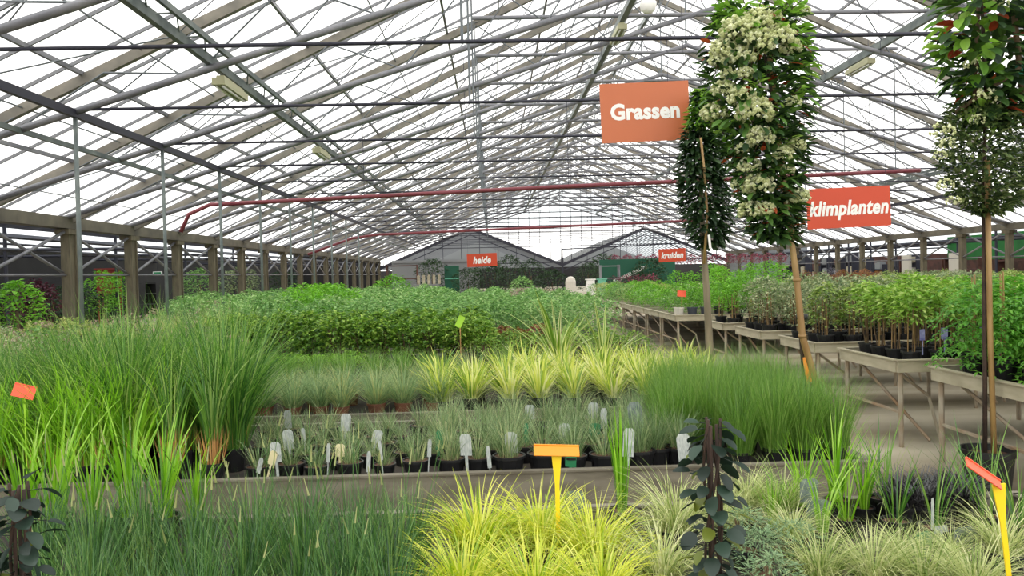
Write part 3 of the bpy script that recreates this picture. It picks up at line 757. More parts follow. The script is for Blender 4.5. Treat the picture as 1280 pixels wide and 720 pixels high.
# ------------------------------------------------------------------ foreground bed
HAK = [[('pot', POTL), ('soil', SOILL), ('foliage', tuftmesh('foliage', 420, .14, .1, (.22, .5), (.05, 1.0), (.6, 2.3), (.006, .012), L['gold'], 7))] for _ in range(3)]
for i, (px, y, s_, lab) in enumerate(((590, 3.55, 1.0, 'golden yellow grass, back left tuft of the foreground clump'), (668, 3.62, .95, 'golden yellow grass, back middle tuft of the foreground clump'), (735, 3.45, .9, 'golden yellow grass below the orange tag, back right tuft'), (570, 3.05, .92, 'golden yellow grass, front left tuft at the bottom edge'), (660, 3.0, .9, 'golden yellow grass, front middle tuft at the bottom edge'), (742, 2.98, .85, 'golden yellow grass, front right tuft at the bottom edge'))):
    place('golden_grass_pot', HAK[i % 3], (XA(px, y), y, BZ), lab, 'grass plant', 'golden grasses in the foreground', None, s_ * .93)
def sesl():
    m, _ = tuft(170, .1, .1, (.22, .5), (.02, .45), (.1, .8), (.0035, .0065), None, 5)
    for i in range(3):
        az = R.uniform(0, 2 * PI); l = R.uniform(.42, .66); ln = R.uniform(.02, .3)
        b = Vector((.03 * math.cos(az), .03 * math.sin(az), .1)); d = Vector((math.sin(ln) * math.cos(az), math.sin(ln) * math.sin(az), math.cos(ln)))
        m.tube([b, b + d * l], .0016, 4, 0, .6); m.tube([b + d * l, b + d * (l + .03), b + d * (l + .07)], .0045, 5, 1, R.random(), .0015)
    return m.mesh('foliage', [L['sesleria'], L['seed']])
SES = [[('pot', POT), ('soil', SOIL), ('foliage', sesl())] for _ in range(4)]
for r_, y in enumerate((2.75, 3.1, 3.45, 3.8)):
    x0, x1 = XA(40, y), XA(505 - (20 if r_ < 3 else 0), y); n = 8
    for i in range(n):
        x = x0 + (x1 - x0) * i / (n - 1)
        place('moor_grass_pot', R.choice(SES), (x + jit(.05), y + jit(.05), BZ), f'dark green grass with seed spikes, {nth(i)} in the {ROW[r_]} foreground row', 'grass plant', 'dark blue green grasses in the foreground', None, R.uniform(.78, 1.0))
# lime tufts between foreground and board
LT = [[('pot', POT), ('soil', SOIL), ('foliage', tuftmesh('foliage', 34, .1, .04, (.4, .75), (.02, .25), (.1, .9), (.009, .016), L['lime_grass'], 6))] for _ in range(3)]
for i, (px, s_) in enumerate(((20, 1.0), (60, 1.15), (105, .95), (150, 1.15), (195, 1.05), (235, .8))):
    y = 4.3; place('lime_grass_pot', LT[i % 3], (XA(px, y), y, BZ), f'bright lime grass in front of the board at far left, {nth(i)} of six', 'grass plant', 'lime grasses in front of the board', None, s_)
for px, y, s_, lab in ((772, 4.2, .95, 'upright bright green grass between orange tag and dark climber'), (1000, 4.25, .72, 'bright green grass tuft right of the dark climber'), (1040, 4.3, .85, 'tall bright green grass tuft at the right end of the bed'), (1075, 4.2, .7, 'bright green grass tuft at the far right of the board'), (960, 4.0, .5, 'short bright green tuft behind the dark climber')):
    place('lime_grass_pot', LT[R.randrange(3)] if px != 772 else [('pot', POT), ('soil', SOIL), ('foliage', tuftmesh('foliage', 30, .1, .03, (.4, .72), (.0, .1), (.02, .2), (.012, .018), L['lime_grass'], 5))], (XA(px, y), y, BZ), lab, 'grass plant', None, None, s_)
THIN = [[('pot', POT), ('soil', SOIL), ('foliage', tuftmesh('foliage', 16, .1, .04, (.35, .6), (.05, .5), (.1, 1.0), (.006, .01), L['tall_grass'], 6))] for _ in range(2)]
for i, (px, y, s_) in enumerate(((1115, 3.9, .9), (1165, 3.75, 1.0), (1205, 4.1, .95), (1232, 3.9, 1.0), (1270, 3.8, .9), (1100, 4.25, 1.0))):
    place('thin_grass_pot', THIN[i % 2], (XA(px, y), y, BZ), ['sparse green grass below the aisle, left of the dark mondo grass', 'sparse green grass in front of the dark mondo grass', 'sparse green grass below the black tree pot', 'sparse green grass left of the yellow stake', 'sparse green grass at the right edge beyond the yellow stake', 'sparse green grass at the corner of the board'][i], 'grass plant', None, None, s_)
CRM = [[('pot', POTL), ('soil', SOILL), ('foliage', tuftmesh('foliage', 340, .14, .09, (.22, .52), (.1, 1.0), (.7, 2.2), (.004, .007), L['cream'], 7))] for _ in range(3)]
for i, (px, y, s_, lab) in enumerate(((838, 3.75, .95, 'cream striped sedge left of the dark climber'), (930, 4.2, .75, 'cream striped sedge just behind the dark climber, below the hazy grass'), (970, 4.1, .75, 'cream striped sedge second to the right behind the dark climber'), (1020, 3.2, .74, 'cream striped sedge at the bottom edge, first right of the blue green foliage'), (1085, 3.15, .76, 'cream striped sedge at the bottom edge, second from the blue green foliage'), (1150, 3.1, .74, 'cream striped sedge at the bottom edge below the green tag'), (1215, 3.0, .74, 'cream striped sedge at the bottom right beside the yellow stake'), (820, 3.25, .8, 'cream striped sedge at the bottom edge beside the golden grass'))):
    place('cream_sedge_pot', CRM[i % 3], (XA(px, y), y, BZ), lab, 'grass plant', 'cream striped sedges in the foreground', None, s_)
for px, y, s_, lab in ((900, 3.9, .7, 'pale sedge hidden partly by the dark climber'), (1120, 3.5, .5, 'pale sedge before the black mondo grass, left one'), (1185, 3.45, .5, 'pale sedge before the black mondo grass, right one'), (1250, 3.4, .75, 'pale sedge right of the yellow stake'), (985, 3.75, .6, 'pale sedge left of the silver labels')):
    place('cream_sedge_pot', CRM[R.randrange(3)], (XA(px, y), y, BZ), lab, 'grass plant', None, None, s_)
for px, y, s_, lab in ((1020, 3.85, .7, 'sparse lime grass in front of the silver labels'), (1052, 4.0, .75, 'sparse lime grass between the board end and the silver labels'), (985, 4.1, .62, 'sparse lime grass left of the tallest green tuft')):
    place('lime_grass_pot', [('pot', POT), ('soil', SOIL), ('foliage', tuftmesh('foliage', 18, .1, .05, (.4, .8), (.05, .4), (.2, 1.2), (.009, .015), L['lime_grass'], 7))], (XA(px, y), y, BZ), lab, 'grass plant', None, None, s_)
BS = [[('pot', POT), ('soil', SOIL), ('foliage', bush(420, .16, .24, .1, .05, .008, L['bluesub'], 5))]]
for i, (px, y) in enumerate(((945, 3.3), (985, 3.4), (960, 3.0), (925, 3.6))):
    place('blue_green_subshrub', BS[0], (XA(px, y), y, BZ), ['soft blue green foliage right of the dark climber, nearest it', 'soft blue green foliage right of the dark climber, farther from it', 'soft blue green foliage right of the dark climber, at the bottom edge', 'soft blue green foliage right of the dark climber, rearmost'][i], 'plant', 'blue green foliage right of the dark climber', None, .8)
BM = [[('pot', POT), ('soil', SOIL), ('foliage', tuftmesh('foliage', 130, .1, .07, (.12, .24), (.1, .8), (.6, 1.8), (.006, .01), L['black'], 5))] for _ in range(2)]
for r_, y in enumerate((4.1, 4.3)):
    for i, px in enumerate((1120, 1147, 1172, 1198)):
        place('black_mondo_pot', BM[i % 2], (XA(px, y), y, BZ), f'low blackish mondo grass at the aisle edge, {nth(i)} in the {ROW[r_]} row', 'grass plant', 'blackish mondo grasses', None, 1.0)
# dark climbers on canes in the foreground
def climber(px, y, ztop, lab, seed):
    rg = random.Random(seed); x = XA(px, y)
    t = empty('dark_climber_pot', (x, y, BZ)); H = ztop - BZ
    obj('pot', POTL, t); obj('soil', SOILL, t)
    m = MB()
    for i in range(3):
        a = i * 2.1; m.tube([(.02 * math.cos(a), .02 * math.sin(a), .12), (.016 * math.cos(a), .016 * math.sin(a), H)], .006, 6)
    obj('cane', m.mesh('cane', MT['darkbark'], True), t)
    m = MB()
    for s_ in range(3):
        pts = []; ph = s_ * 2.1
        for i in range(26):
            z = .12 + (H - .1) * i / 25; pts.append((.028 * math.cos(ph + z * 7), .028 * math.sin(ph + z * 7), z))
        m.tube(pts, .005, 5)
    obj('vine_stem', m.mesh('vine_stem', MT['darkbark'], True), t)
    m = MB()
    n = int(120 * H)
    for i in range(n):
        z = .16 + (H - .14) * i / n; az = i * 2.4 + rg.uniform(-.5, .5)
        d = Vector((math.cos(az), math.sin(az), rg.uniform(-.6, .3))); b = Vector((.025 * math.cos(az), .025 * math.sin(az), z))
        l = rg.uniform(.048, .074); st = rg.uniform(.0, .05)
        e = b + d * st; m.tube([b, e], .0016, 4, 0, .2)
        m.leaf(e, d + Vector((0, 0, rg.uniform(-.5, .1))), Vector((rg.uniform(-.6, .6), rg.uniform(-.6, .6), 1)), l, l * .78, rg.random(), 1 if rg.random() < .12 else 0, .2, True)
    obj('foliage', m.mesh('foliage', [L['ivy'], L['olive']], True), t)
    tag(t, lab, 'climbing plant')
climber(886, 2.6, 1.17, 'dark round leaved climber on canes right of the golden grass', 3)
climber(14, 2.5, 1.05, 'dark round leaved climber on canes at the lower left edge', 5)

# ------------------------------------------------------------------ plant labels, tags and stakes
def label_mesh(w, h, mat, stem=.1, kind='flat'):
    m = MB()
    pts = [(-w / 2, 0), (w / 2, 0), (w / 2, h * .86), (w * .3, h), (-w * .3, h), (-w / 2, h * .86)]
    n = len(pts); vs = [Vector((x, -.001, stem + z)) for x, z in pts] + [Vector((x, .001, stem + z)) for x, z in pts]
    fs = [tuple(range(n)), tuple(range(2 * n - 1, n - 1, -1))] + [(i, i + n, (i + 1) % n + n, (i + 1) % n) for i in range(n)]
    m.add(vs, fs)
    m.box((0, 0, stem / 2), (w * .25, .002, stem))
    return m.mesh('plant_label', mat)
LB = [  # px, py of centre, w px, h px, material, label words
    (361.5, 524, 9, 22, 'labelw', 'white plant label behind the leftmost pair of white labels'),
    (364, 549, 13, 24, 'labelw', 'broad grey white plant label, right one of the leftmost pair'),
    (347.5, 565, 13, 25, 'labelw', 'grey white plant label, left one of the leftmost pair'),
    (382.5, 545, 5, 20, 'labelw', 'slim white plant label right of the leftmost pair'),
    (333, 571, 10, 18, 'labelcream', 'tilted cream plant label near the tall grass straw'),
    (320, 581, 6, 20, 'labelw', 'slim tilted white label beside the tilted cream one'),
    (409, 566, 5, 24, 'labelw', 'slim white label left of the green and cream label'),
    (424, 563, 11, 16, 'labelcream', 'cream topped plant label in the front row, between slim white ones'),
    (431, 528, 12, 22, 'labelw', 'broad white plant label at the back, centre left'),
    (463, 545, 12, 16, 'labelw', 'tilted pale plant label left of the big grey tuft'),
    (460, 577, 5, 26, 'labelw', 'slim white plant label low in the front row, centre left'),
    (479, 563, 4, 24, 'labelw', 'slimmest white plant label beside the low front one'),
    (548, 550, 9, 24, 'labelg', 'narrow dark green plant label in the centre row'),
    (553, 531, 14, 9, 'labelcream', 'small cream plant label above the narrow green one'),
    (584, 556, 15, 27, 'labelw', 'streaked white plant label in the centre, near the upright tuft'),
    (613, 571, 5, 28, 'labelw', 'slim white plant label left of the orange tag'),
    (640, 553, 16, 26, 'labelw', 'streaked pale plant label directly left of the orange tag'),
    (662, 515, 12, 18, 'labelw', 'round topped white label at the back, above the orange tag'),
    (703, 540, 14, 22, 'labelw', 'streaked white plant label above the orange tag, right side'),
    (713, 572, 14, 26, 'labelg', 'green plant label right behind the orange tag'),
    (743, 538, 15, 18, 'labelg', 'round green plant label between orange tag and upright grass'),
    (739, 513, 13, 20, 'labelw', 'white plant label at the back, left of the upright grass'),
    (755, 523, 8, 26, 'labelw', 'narrow white plant label touching the upright grass'),
    (784, 553, 14, 36, 'labelw', 'tall white plant label right of the upright grass, front one'),
    (799, 523, 18, 42, 'foil', 'tall crinkled silver plant label left of the hazy grass'),
    (858, 559, 17, 36, 'labelw', 'pale plant label left of the dark climber, before the hazy grass'),
    (657, 541, 6, 24, 'labelg', 'slim green plant label among the centre tufts'),
    (535, 560, 5, 22, 'labelw', 'slim white plant label left of the narrow green one'),
]
for px, py, w, h, mt, lab in LB:
    g = PZ(px, py + h * .5 + 8, BZ + .1)
    y = min(max(g.y, 5.4), 7.15); sx = y / F
    b = P(px, py + h / 2 + 8, y); top = P(px, py - h / 2, y)
    zb = BZ + .02; st = max(.03, P(px, py + h / 2, y).z - zb)
    me = label_mesh(w * sx, h * sx, MT[mt], st)
    o = obj('plant_label', me, None, (b.x, y, zb), (0, jit(.1) if 'tilted' not in lab else .3, jit(.3)))
    tag(o, lab, 'plant label', 'plant labels in the boarded bed')
for px, py, w, h, mt, y, lab in ((720, 630, 26, 34, 'foil', 3.75, 'crinkled silver plant label behind the golden grass, right of the orange tag'), (1010, 613, 26, 30, 'foil', 4.0, 'crinkled silver plant label among the cream sedges, upper one'), (1022, 635, 30, 22, 'foil', 3.9, 'crinkled silver plant label among the cream sedges, lower one'),
                              (1165, 642, 4, 40, 'labelw', 3.7, 'thin white stick label in front of the black mondo grass'), (1179, 661, 18, 9, 'labelw', 3.6, 'small white topped label in the lower right'), (1155, 673, 24, 18, 'labelg', 3.6, 'rounded green plant label in the lower right'), (1207, 675, 32, 34, 'foil', 3.5, 'wide silver plant label left of the yellow stake')):
    b = P(px, py + h / 2, y); zb = BZ + .02
    o = obj('plant_label', label_mesh(w * y / F, h * y / F, MT[mt], max(.03, b.z - zb)), None, (b.x, y, zb), (0, jit(.12), jit(.3)))
    tag(o, lab, 'plant label', 'plant labels in the foreground bed')
def tstake(px, py0, Y, label, w, h, mat, tiltx, rz, roll, zb=BZ, stem='yellow', sw=.02, ox=0, lean=0):
    c = P(px, py0, Y)
    t = empty('price_stake', (c.x, Y, zb)); t.rotation_euler = (0, lean, rz)
    H = c.z - zb; t.location.x -= math.tan(lean) * H
    m = MB(); m.add([Vector(v) for v in ((-sw / 3, -.003, .0), (sw / 3, -.003, 0), (sw / 2.2, -.003, H * .75), (sw * 1.1, -.003, H), (-sw * 1.1, -.003, H), (-sw / 2.2, -.003, H * .75),
             (-sw / 3, .003, .0), (sw / 3, .003, 0), (sw / 2.2, .003, H * .75), (sw * 1.1, .003, H), (-sw * 1.1, .003, H), (-sw / 2.2, .003, H * .75))],
            [(0, 1, 2, 3, 4, 5), (11, 10, 9, 8, 7, 6), (0, 6, 7, 1), (1, 7, 8, 2), (2, 8, 9, 3), (3, 9, 10, 4), (4, 10, 11, 5), (5, 11, 6, 0)])
    obj('stake', m.mesh('stake', MT[stem]), t)
    m = MB(); m.box((0, 0, 0), (w, .004, h)); m.box((0, -.003, h * .46), (w, .006, h * .08))
    o = obj('price_card', m.mesh('price_card', MT[mat]), t, (-ox * math.cos(roll), -.004, H + ox * math.sin(roll)), (tiltx, roll, 0))
    tag(t, label, 'price tag')
tstake(695.5, 563, 3.5, 'orange tag on a yellow stake standing in the golden grass', .2, .06, 'tagorange', -.9, .0, .05, sw=.022)
tstake(1248, 604, 2.85, 'red orange tag seen edge on atop a yellow stake, lower right', .155, .05, 'tagred', -.95, .0, .72, sw=.022, ox=.07, lean=-.1)
tstake(30, 489, 5.3, 'small red orange tag above the lime grass at far left', .13, .09, 'tagred', -.3, .5, .35, sw=.008, stem='lime')
tstake(575, 402, 11.3, 'bright lime card on a stick in front of the hedge', .09, .17, 'lime', -.1, .1, .45, sw=.012, stem='straw')
tstake(1009, 462, 6.3, 'bright orange tag low on the bamboo of the flowering tree', .05, .2, 'tagorange', -.05, .1, -.1, sw=.012)
tstake(852, 367, 15.5, 'small red orange tag standing on the far bench', .17, .12, 'tagred', -.1, 0, .1, .83, 'straw', .012)

# ------------------------------------------------------------------ benches on the right
def bench_parts(lx, ly, h=.8):
    parts = []
    m = MB(); m.box((lx / 2, ly / 2, h - .07), (lx - .04, ly - .04, .03)); parts.append(('tray', m.mesh('tray', MT['tray'])))
    m = MB()
    for c, d in (((lx / 2, 0, h - .05), (lx, .03, .11)), ((lx / 2, ly, h - .05), (lx, .03, .11)), ((0, ly / 2, h - .05), (.03, ly - .03, .11)), ((lx, ly / 2, h - .05), (.03, ly - .03, .11))): m.box(c, d)
    for c, d in (((lx / 2, -.01, h + .008), (lx + .04, .05, .012)), ((lx / 2, ly + .01, h + .008), (lx + .04, .05, .012)), ((-.01, ly / 2, h + .008), (.05, ly, .012))): m.box(c, d)
    parts.append(('rim', m.mesh('rim', MT['benchwood'])))
    n = max(2, int(lx / 1.8) + 1); lm = MB(); lm.tube([(0, 0, 0), (0, 0, h - .1)], .022, 6); lme = lm.mesh('leg', MT['benchleg'])
    legs = [(.05 + (lx - .1) * i / (n - 1), yy) for i in range(n) for yy in (.05, ly - .05)]
    for i in range(n):
        x = .05 + (lx - .1) * i / (n - 1)
        tubes = [[(x, .05, .32), (x, ly - .05, .32)]]
        if i < n - 1: tubes += [[(x, .06, h - .12), (x + .4, .3, .42), (x + .5, .3, .02)], [(x + .03, ly - .3, h - .12), (x + .35, .2, .02)]]
        for q in tubes:
            m = MB(); m.tube(q, .016, 5); parts.append(('brace', m.mesh('brace', MT['benchleg'])))
    return parts, lme, legs
def bench(x, y, lx, ly, label, cache={}):
    k = (lx, round(ly, 2))
    if k not in cache: cache[k] = bench_parts(lx, ly)
    parts, lme, legs = cache[k]
    t = empty('display_bench', (x, y, 0))
    for n_, me in parts: obj(n_, me, t)
    for a, b in legs: obj('leg', lme, t, (a, b, 0))
    tag(t, label, 'bench', 'plant benches along the right of the aisle')
BX = 3.68
BEN = [(5.15, 1.55, 'nearest plant bench at the right edge, behind the black tree pot'), (7.2, 1.2, 'second nearest plant bench, carrying caned climbers with blue labels'), (9.05, 1.1, 'third plant bench from the front, behind the bamboo of the flowering tree'), (10.9, 1.15, 'fourth plant bench from the front, with glossy potted plants'), (12.7, 1.0, 'fifth plant bench from the front, behind the grey trunk')]
for y, d, lab in BEN: bench(BX + (.04 if y < 6 else 0), y, 5.6, d, lab)
for i in range(9):
    bench(3.52, 15.3 + i * 1.62, 5.0, 1.5, f'{ROW[i] if i and i < 8 else ("first" if i == 0 else "ninth")} bench of the far row running towards the end wall')
for i in range(6): bench(9.9, 14 + i * 2.2, 5.6, 1.6, ['plant bench far right behind the climbers, nearest of its row', 'plant bench far right behind the climbers, second of its row', 'plant bench far right behind the climbers, third of its row', 'plant bench far right behind the climbers, fourth of its row', 'plant bench far right behind the climbers, fifth of its row', 'plant bench far right behind the climbers, last of its row'][i])
TOP = .75
POTB = pot_mesh(.1, .13)
def caned(mat, n=150, h=.62, r=.16, canes=True, ll=.06, lw=.032, base=.35, lab=False):
    """pot with canes, leaves in the upper part"""
    parts = [('pot', POTB)]
    m = MB()
    for i in range(3):
        a = i * 2.1 + R.random(); m.tube([(.04 * math.cos(a), .04 * math.sin(a), .1), (.03 * math.cos(a), .03 * math.sin(a), h * R.uniform(.75, .95))], .0055, 5)
    parts.append(('cane', m.mesh('cane', MT['bamboo'])))
    parts.append(('foliage', bush(n, r, h, .1, ll, lw, mat, 3, None, base=base)))
    if lab:
        m = MB(); m.box((.02, -.12, .3), (.06, .003, .11)); m.box((.02, -.12, .18), (.012, .003, .16)); parts.append(('name_label', m.mesh('name_label', MT['labelblue'])))
    return parts
CC = [caned(L['climber'], 330, .6, .19, base=.18, ll=.075, lw=.036) for _ in range(3)]
CL = [caned(L['limeclimb'], 300, .64, .19, base=.48, ll=.075, lw=.038, lab=(k == 0)) for k in range(3)]
CG = [caned(L['greyclimb'], 380, .62, .19, base=.12, ll=.055) for _ in range(3)]
CB = [caned(L['brightleaf'], 360, .6, .2, base=.2, ll=.06) for _ in range(2)]
def compound():
    m = MB(); parts = [('pot', POTL)]
    for k in range(85):
        az = R.uniform(0, 2 * PI); z = R.uniform(.22, .78); rr = .05
        b = Vector((rr * math.cos(az), rr * math.sin(az), z)); ln = R.uniform(.18, .3)
        prev = b
        for j in range(6):
            t = (j + 1) / 6; q = b + Vector((math.cos(az), math.sin(az), 0)) * ln * t + Vector((0, 0, .06 * t - .2 * t * t))
            sd = Vector((-math.sin(az), math.cos(az), -.3))
            for s_ in (-1, 1): m.leaf(q, sd * s_ + Vector((math.cos(az), math.sin(az), -.2)) * .5, (0, 0, 1), .06 * R.uniform(.8, 1.2), .026, R.random())
            prev = q
        m.leaf(prev, (math.cos(az), math.sin(az), -.5), (0, 0, 1), .06, .026, R.random())
    m2 = MB(); m2.tube([(0, 0, .1), (.01, 0, .8)], .008, 5); m2.tube([(.03, .02, .1), (.03, .02, .78)], .006, 5)
    parts += [('cane', m2.mesh('cane', MT['bamboo'])), ('foliage', m.mesh('foliage', L['compound']))]
    return parts
CP = [compound() for _ in range(3)]
def fill(y0, d, xs, chooser, ny, name, labf, group, sc_=(.9, 1.1), lim=1340):
    for r_ in range(ny):
        y = y0 + .17 + (d - .34) * r_ / max(1, ny - 1)
        for i, x in enumerate(xs):
            if PIX(x, y, 1.2)[0] > lim: continue
            place(name, chooser(i, r_), (x + jit(.03), y + jit(.03), TOP), labf(i, r_), 'potted plant', group, jit(.5) if r_ == 0 else None, R.uniform(*sc_))
xs = [BX + .2 + .3 * i for i in range(18)]
fill(5.15, 1.55, [3.98, 4.33, 4.7, 5.08, 5.46], lambda i, r: R.choice(CP), 4, 'ferny_climber_pot', lambda i, r: f'bright green feathery climber on the nearest bench, {nth(i)} in its {ROW[r]} row', 'feathery climbers on the nearest bench', (.92, 1.08), 1500)
fill(7.2, 1.2, xs[:8], lambda i, r: CL[0] if r == 0 else CL[1 + (i + r) % 2], 4, 'caned_climber_pot', lambda i, r: f'caned yellow green climber, second bench, {nth(i)} in the {ROW[r]} row', 'caned climbers on the second bench')
fill(9.05, 1.1, xs[:13], lambda i, r: R.choice(CB if 3 < i < 9 and r < 2 else (CG if r else CC)), 3, 'caned_climber_pot', lambda i, r: f'climber on canes, third bench, {nth(i)} in the {ROW[r]} row', 'climbers on the third bench')
fill(10.9, 1.15, xs[:14], lambda i, r: R.choice(CG if i < 6 else CC), 3, 'caned_climber_pot', lambda i, r: f'grey green climber on the fourth bench, {nth(i)} in the {ROW[r]} row', 'climbers on the fourth bench')
fill(12.7, 1.0, xs[:16], lambda i, r: R.choice(CB if i < 3 else (CG if (i + r) % 3 else CC)), 2, 'caned_climber_pot', lambda i, r: f'light green climber on the fifth bench, {nth(i)} in the {ROW[r]} row', 'climbers on the fifth bench', (.95, 1.15))
# far benches: bigger simple plants
def single(mat, n=260, r=.36, h=.62, ll=.085, lw=.05, top=None, nt=0): return [('foliage', bush(n * 2, r, h, .03, ll * .8, lw * .8, mat, 0, None, .3, top, nt, .0))]
FB = {'fern': [single(L['brightleaf'], 260, .34, .98)], 'herb': [single(L['hedge2'], 240, .36, .5), single(L['palecarex'], 240, .34, .5, .06, .03), single(L['brightleaf'], 240, .36, .52)],
      'lav': [single(L['purple'], 300, .42, .85, .06, .025)], 'mix': [single(L['greyclimb'], 280, .4, .85), single(L['climber'], 280, .4, .85)], 'rust': [single(L['rust'], 280, .42, .95)]}
for b in range(9):
    for r_ in range(2):
        y = 15.3 + b * 1.62 + .4 + r_ * .7
        for i in range(8):
            x = 3.52 + .35 + i * .6
            if b == 0 and i < 4: k = 'fern'
            elif i == 0 or b > 2: k = 'herb'
            else: k = 'fern' if b == 1 and 1 < i < 4 else 'herb'
            if b > 5 and i > 3: continue
            h_ = R.uniform(.85, 1.1)
            lab = {'fern': 'bright green ferny shrub at the near end of the far bench row', 'herb': 'low herb plant on the far bench row towards the end wall'}[k]
            place('herb_bush' if k == 'herb' else 'ferny_shrub', R.choice(FB[k]), (x + jit(.08), y + jit(.06), TOP), lab, 'potted plant', {'fern': 'ferny shrubs on the far bench row', 'herb': 'herbs on the far bench row'}[k], None, h_)
for b in range(6):
    for r_ in range(2):
        y = 14 + b * 2.2 + .4 + r_ * .8
        for i in range(8):
            x = 9.9 + .4 + i * .68
            px = PIX(x, y, 1.3)[0]
            if px > 1310: continue
            k = 'lav' if px < 1045 and b < 5 else ('rust' if px < 1100 and b > 1 else 'mix')
            place('lavender_bush' if k == 'lav' else ('russet_shrub' if k == 'rust' else 'climber_shrub'), R.choice(FB[k]), (x + jit(.08), y + jit(.08), TOP), {'lav': 'hazy purple grey plant behind the climbers right of the flowering tree', 'rust': 'russet leaved shrub behind the climbers below the klimplanten sign', 'mix': 'grey green climber on the far right benches before the columns'}[k], 'potted plant', {'lav': 'purple grey plants at the back', 'rust': 'russet shrubs at the back', 'mix': 'climbers on the far right benches'}[k], None, R.uniform(.68, .84) if k != 'lav' else R.uniform(.9, 1.02))
# ferny shrubs' black and white pots at the corner of the far row
WP = pot_mesh(.1, .2, 'bluepot'); WP2 = pot_mesh(.1, .2, 'pale')
for i in range(7):
    x = 3.62 + i * .26
    o = obj('empty_pot', WP2 if i < 1 else (WP if i < 3 else pot_mesh(.1, .2)), None, (x, 15.48, TOP)); tag(o, f'pot at the near corner of the far bench row, {nth(i)} of seven', 'pot', 'pots at the corner of the far bench row')

# ------------------------------------------------------------------ the three standard trees
def path_tube(pts, r, r1, mat, name, n=8):
    m = MB(); m.tube(pts, r, n, 0, .5, r1); return m.mesh(name, mat, True)
def flowering_tree():
    Y = 6.35
    base = P(1016, 560, Y); base.z = 0; base.x = 2.66
    t = empty('flowering_tree', base)
    def W(px, py, dy=0): return P(px, py, Y + dy) - base
    tp = [Vector((0, 0, .25)), W(1006, 478), W(997, 370), W(988, 290), W(982, 235), W(965, 120), W(950, 30)]
    obj('trunk', path_tube(tp, .02, .012, MT['darkbark'], 'trunk'), t)
    bp = [W(1009, 490, -.05), W(1003, 420, -.05), W(996, 350, -.05), W(988, 290, -.05), W(980, 230, -.02), W(962, 70, .05)]
    bp[0].z = .25
    m = MB(); m.tube([Vector((.03, -.05, .25))] + bp[1:], .03, 8, 0, .5, .02)
    for q in bp[1:4]: m.tube([q + Vector((0, 0, -.012)), q + Vector((0, 0, .012))], .033, 8)
    bo = obj('bamboo_cane', m.mesh('bamboo_cane', MT['bamboo'], True), t)
    for q in (W(999, 396), W(992, 322)):
        m = MB(); m.tube([q + Vector((.015, -.02, -.02)), q + Vector((.015, -.02, .02))], .045, 10)
        obj('tie_band', m.mesh('tie_band', MT['tie'], True), bo)
    obj('pot', pot_mesh(.17, .3), t); obj('soil', soil_mesh(.17, .3), t)
    # crown: column around the axis through these pixel stations (centre, half width)
    st = [(10, 950, 50), (40, 948, 62), (80, 946, 66), (130, 952, 66), (180, 955, 54), (225, 960, 40), (265, 964, 34), (300, 972, 22)]
    def axis(py):
        for a, b in zip(st, st[1:]):
            if a[0] <= py <= b[0]:
                f = (py - a[0]) / (b[0] - a[0]); return a[1] + (b[1] - a[1]) * f, a[2] + (b[2] - a[2]) * f
        return st[-1][1:]
    m = MB(); rg = random.Random(11)
    for i in range(3000):
        py = rg.uniform(8, 300); cx, hw = axis(py); az = rg.uniform(0, 2 * PI); rr = rg.random() ** .5
        p = W(cx + hw * rr * math.cos(az), py, hw * rr * math.sin(az) / F * Y)
        d = Vector((math.cos(az), math.sin(az), rg.uniform(-.7, .7)))
        mi = 0
        if rg.random() < .02: mi = 2
        elif (py < 40 and rg.random() < .5) or (py < 140 and math.cos(az) > .5 and rr > .85 and rg.random() < .35): mi = 1
        m.leaf(p, d, Vector((rg.uniform(-.5, .5), rg.uniform(-.5, .5), 1)), rg.uniform(.085, .13), rg.uniform(.036, .05), rg.random(), mi, .25, True)
    for i in range(40):   # shoots sticking out of the crown
        az = rg.uniform(0, 2 * PI); py = rg.uniform(5, 190) if i > 12 else rg.uniform(0, 24); cx, hw = axis(max(py, 10))
        a = W(cx + hw * .7 * math.cos(az), py, hw * .7 * math.sin(az) / F * Y); d = Vector((math.cos(az) * .8, math.sin(az) * .5, .6)).normalized()
        m.tube([a, a + d * .14], .004, 4, 3)
        for j in range(8):
            a2 = rg.uniform(0, 2 * PI); m.leaf(a + d * .018 * j, d * .6 + Vector((math.cos(a2), math.sin(a2), 0)), d, .095, .036, rg.random(), 1, .25, True)
    obj('foliage', m.mesh('foliage', [L['photinia'], L['youngleaf'], L['redleaf'], MT['darkbark']]), t)
    cl = [(922, 38, 21), (946, 26, 18), (948, 54, 20), (974, 46, 18), (988, 58, 13), (905, 62, 16), (898, 76, 11), (928, 70, 15), (932, 92, 10), (905, 112, 14), (928, 122, 16), (943, 140, 21), (893, 142, 16), (992, 128, 9), (950, 172, 16), (978, 194, 13), (930, 186, 9), (994, 182, 12), (936, 208, 13), (948, 232, 18), (996, 246, 15), (938, 264, 15), (956, 262, 12), (925, 232, 10), (968, 20, 9), (1004, 14, 9), (912, 92, 10), (985, 212, 8)]
    for px, py, r in cl:
        m = MB(); rr = r / F * Y * 1.06
        for i in range(150):
            a, e = rg.uniform(0, 2 * PI), rg.uniform(-.55, 1); k = math.sqrt(1 - e * e) if abs(e) < 1 else 0
            q = Vector((math.cos(a) * k * rr, math.sin(a) * k * rr * .8, e * rr * .75)) * rg.uniform(.75, 1.05)
            m.ico(q, rr * rg.uniform(.11, .19), rg.random())
        m.tube([(0, rr * .4, -rr * .2), (0, rr * 1.4, -rr * 1.0)], .004, 4, 1)
        cx, hw = axis(min(max(py, 10), 298)); off = max(-1, min(1, (px - cx) / hw)); dp = -math.sqrt(max(0, 1 - off * off)) * hw * .85 / F * Y
        obj('flower_cluster', m.mesh('flower_cluster', [L['flower'], MT['bark']]), t, W(px, py, dp))
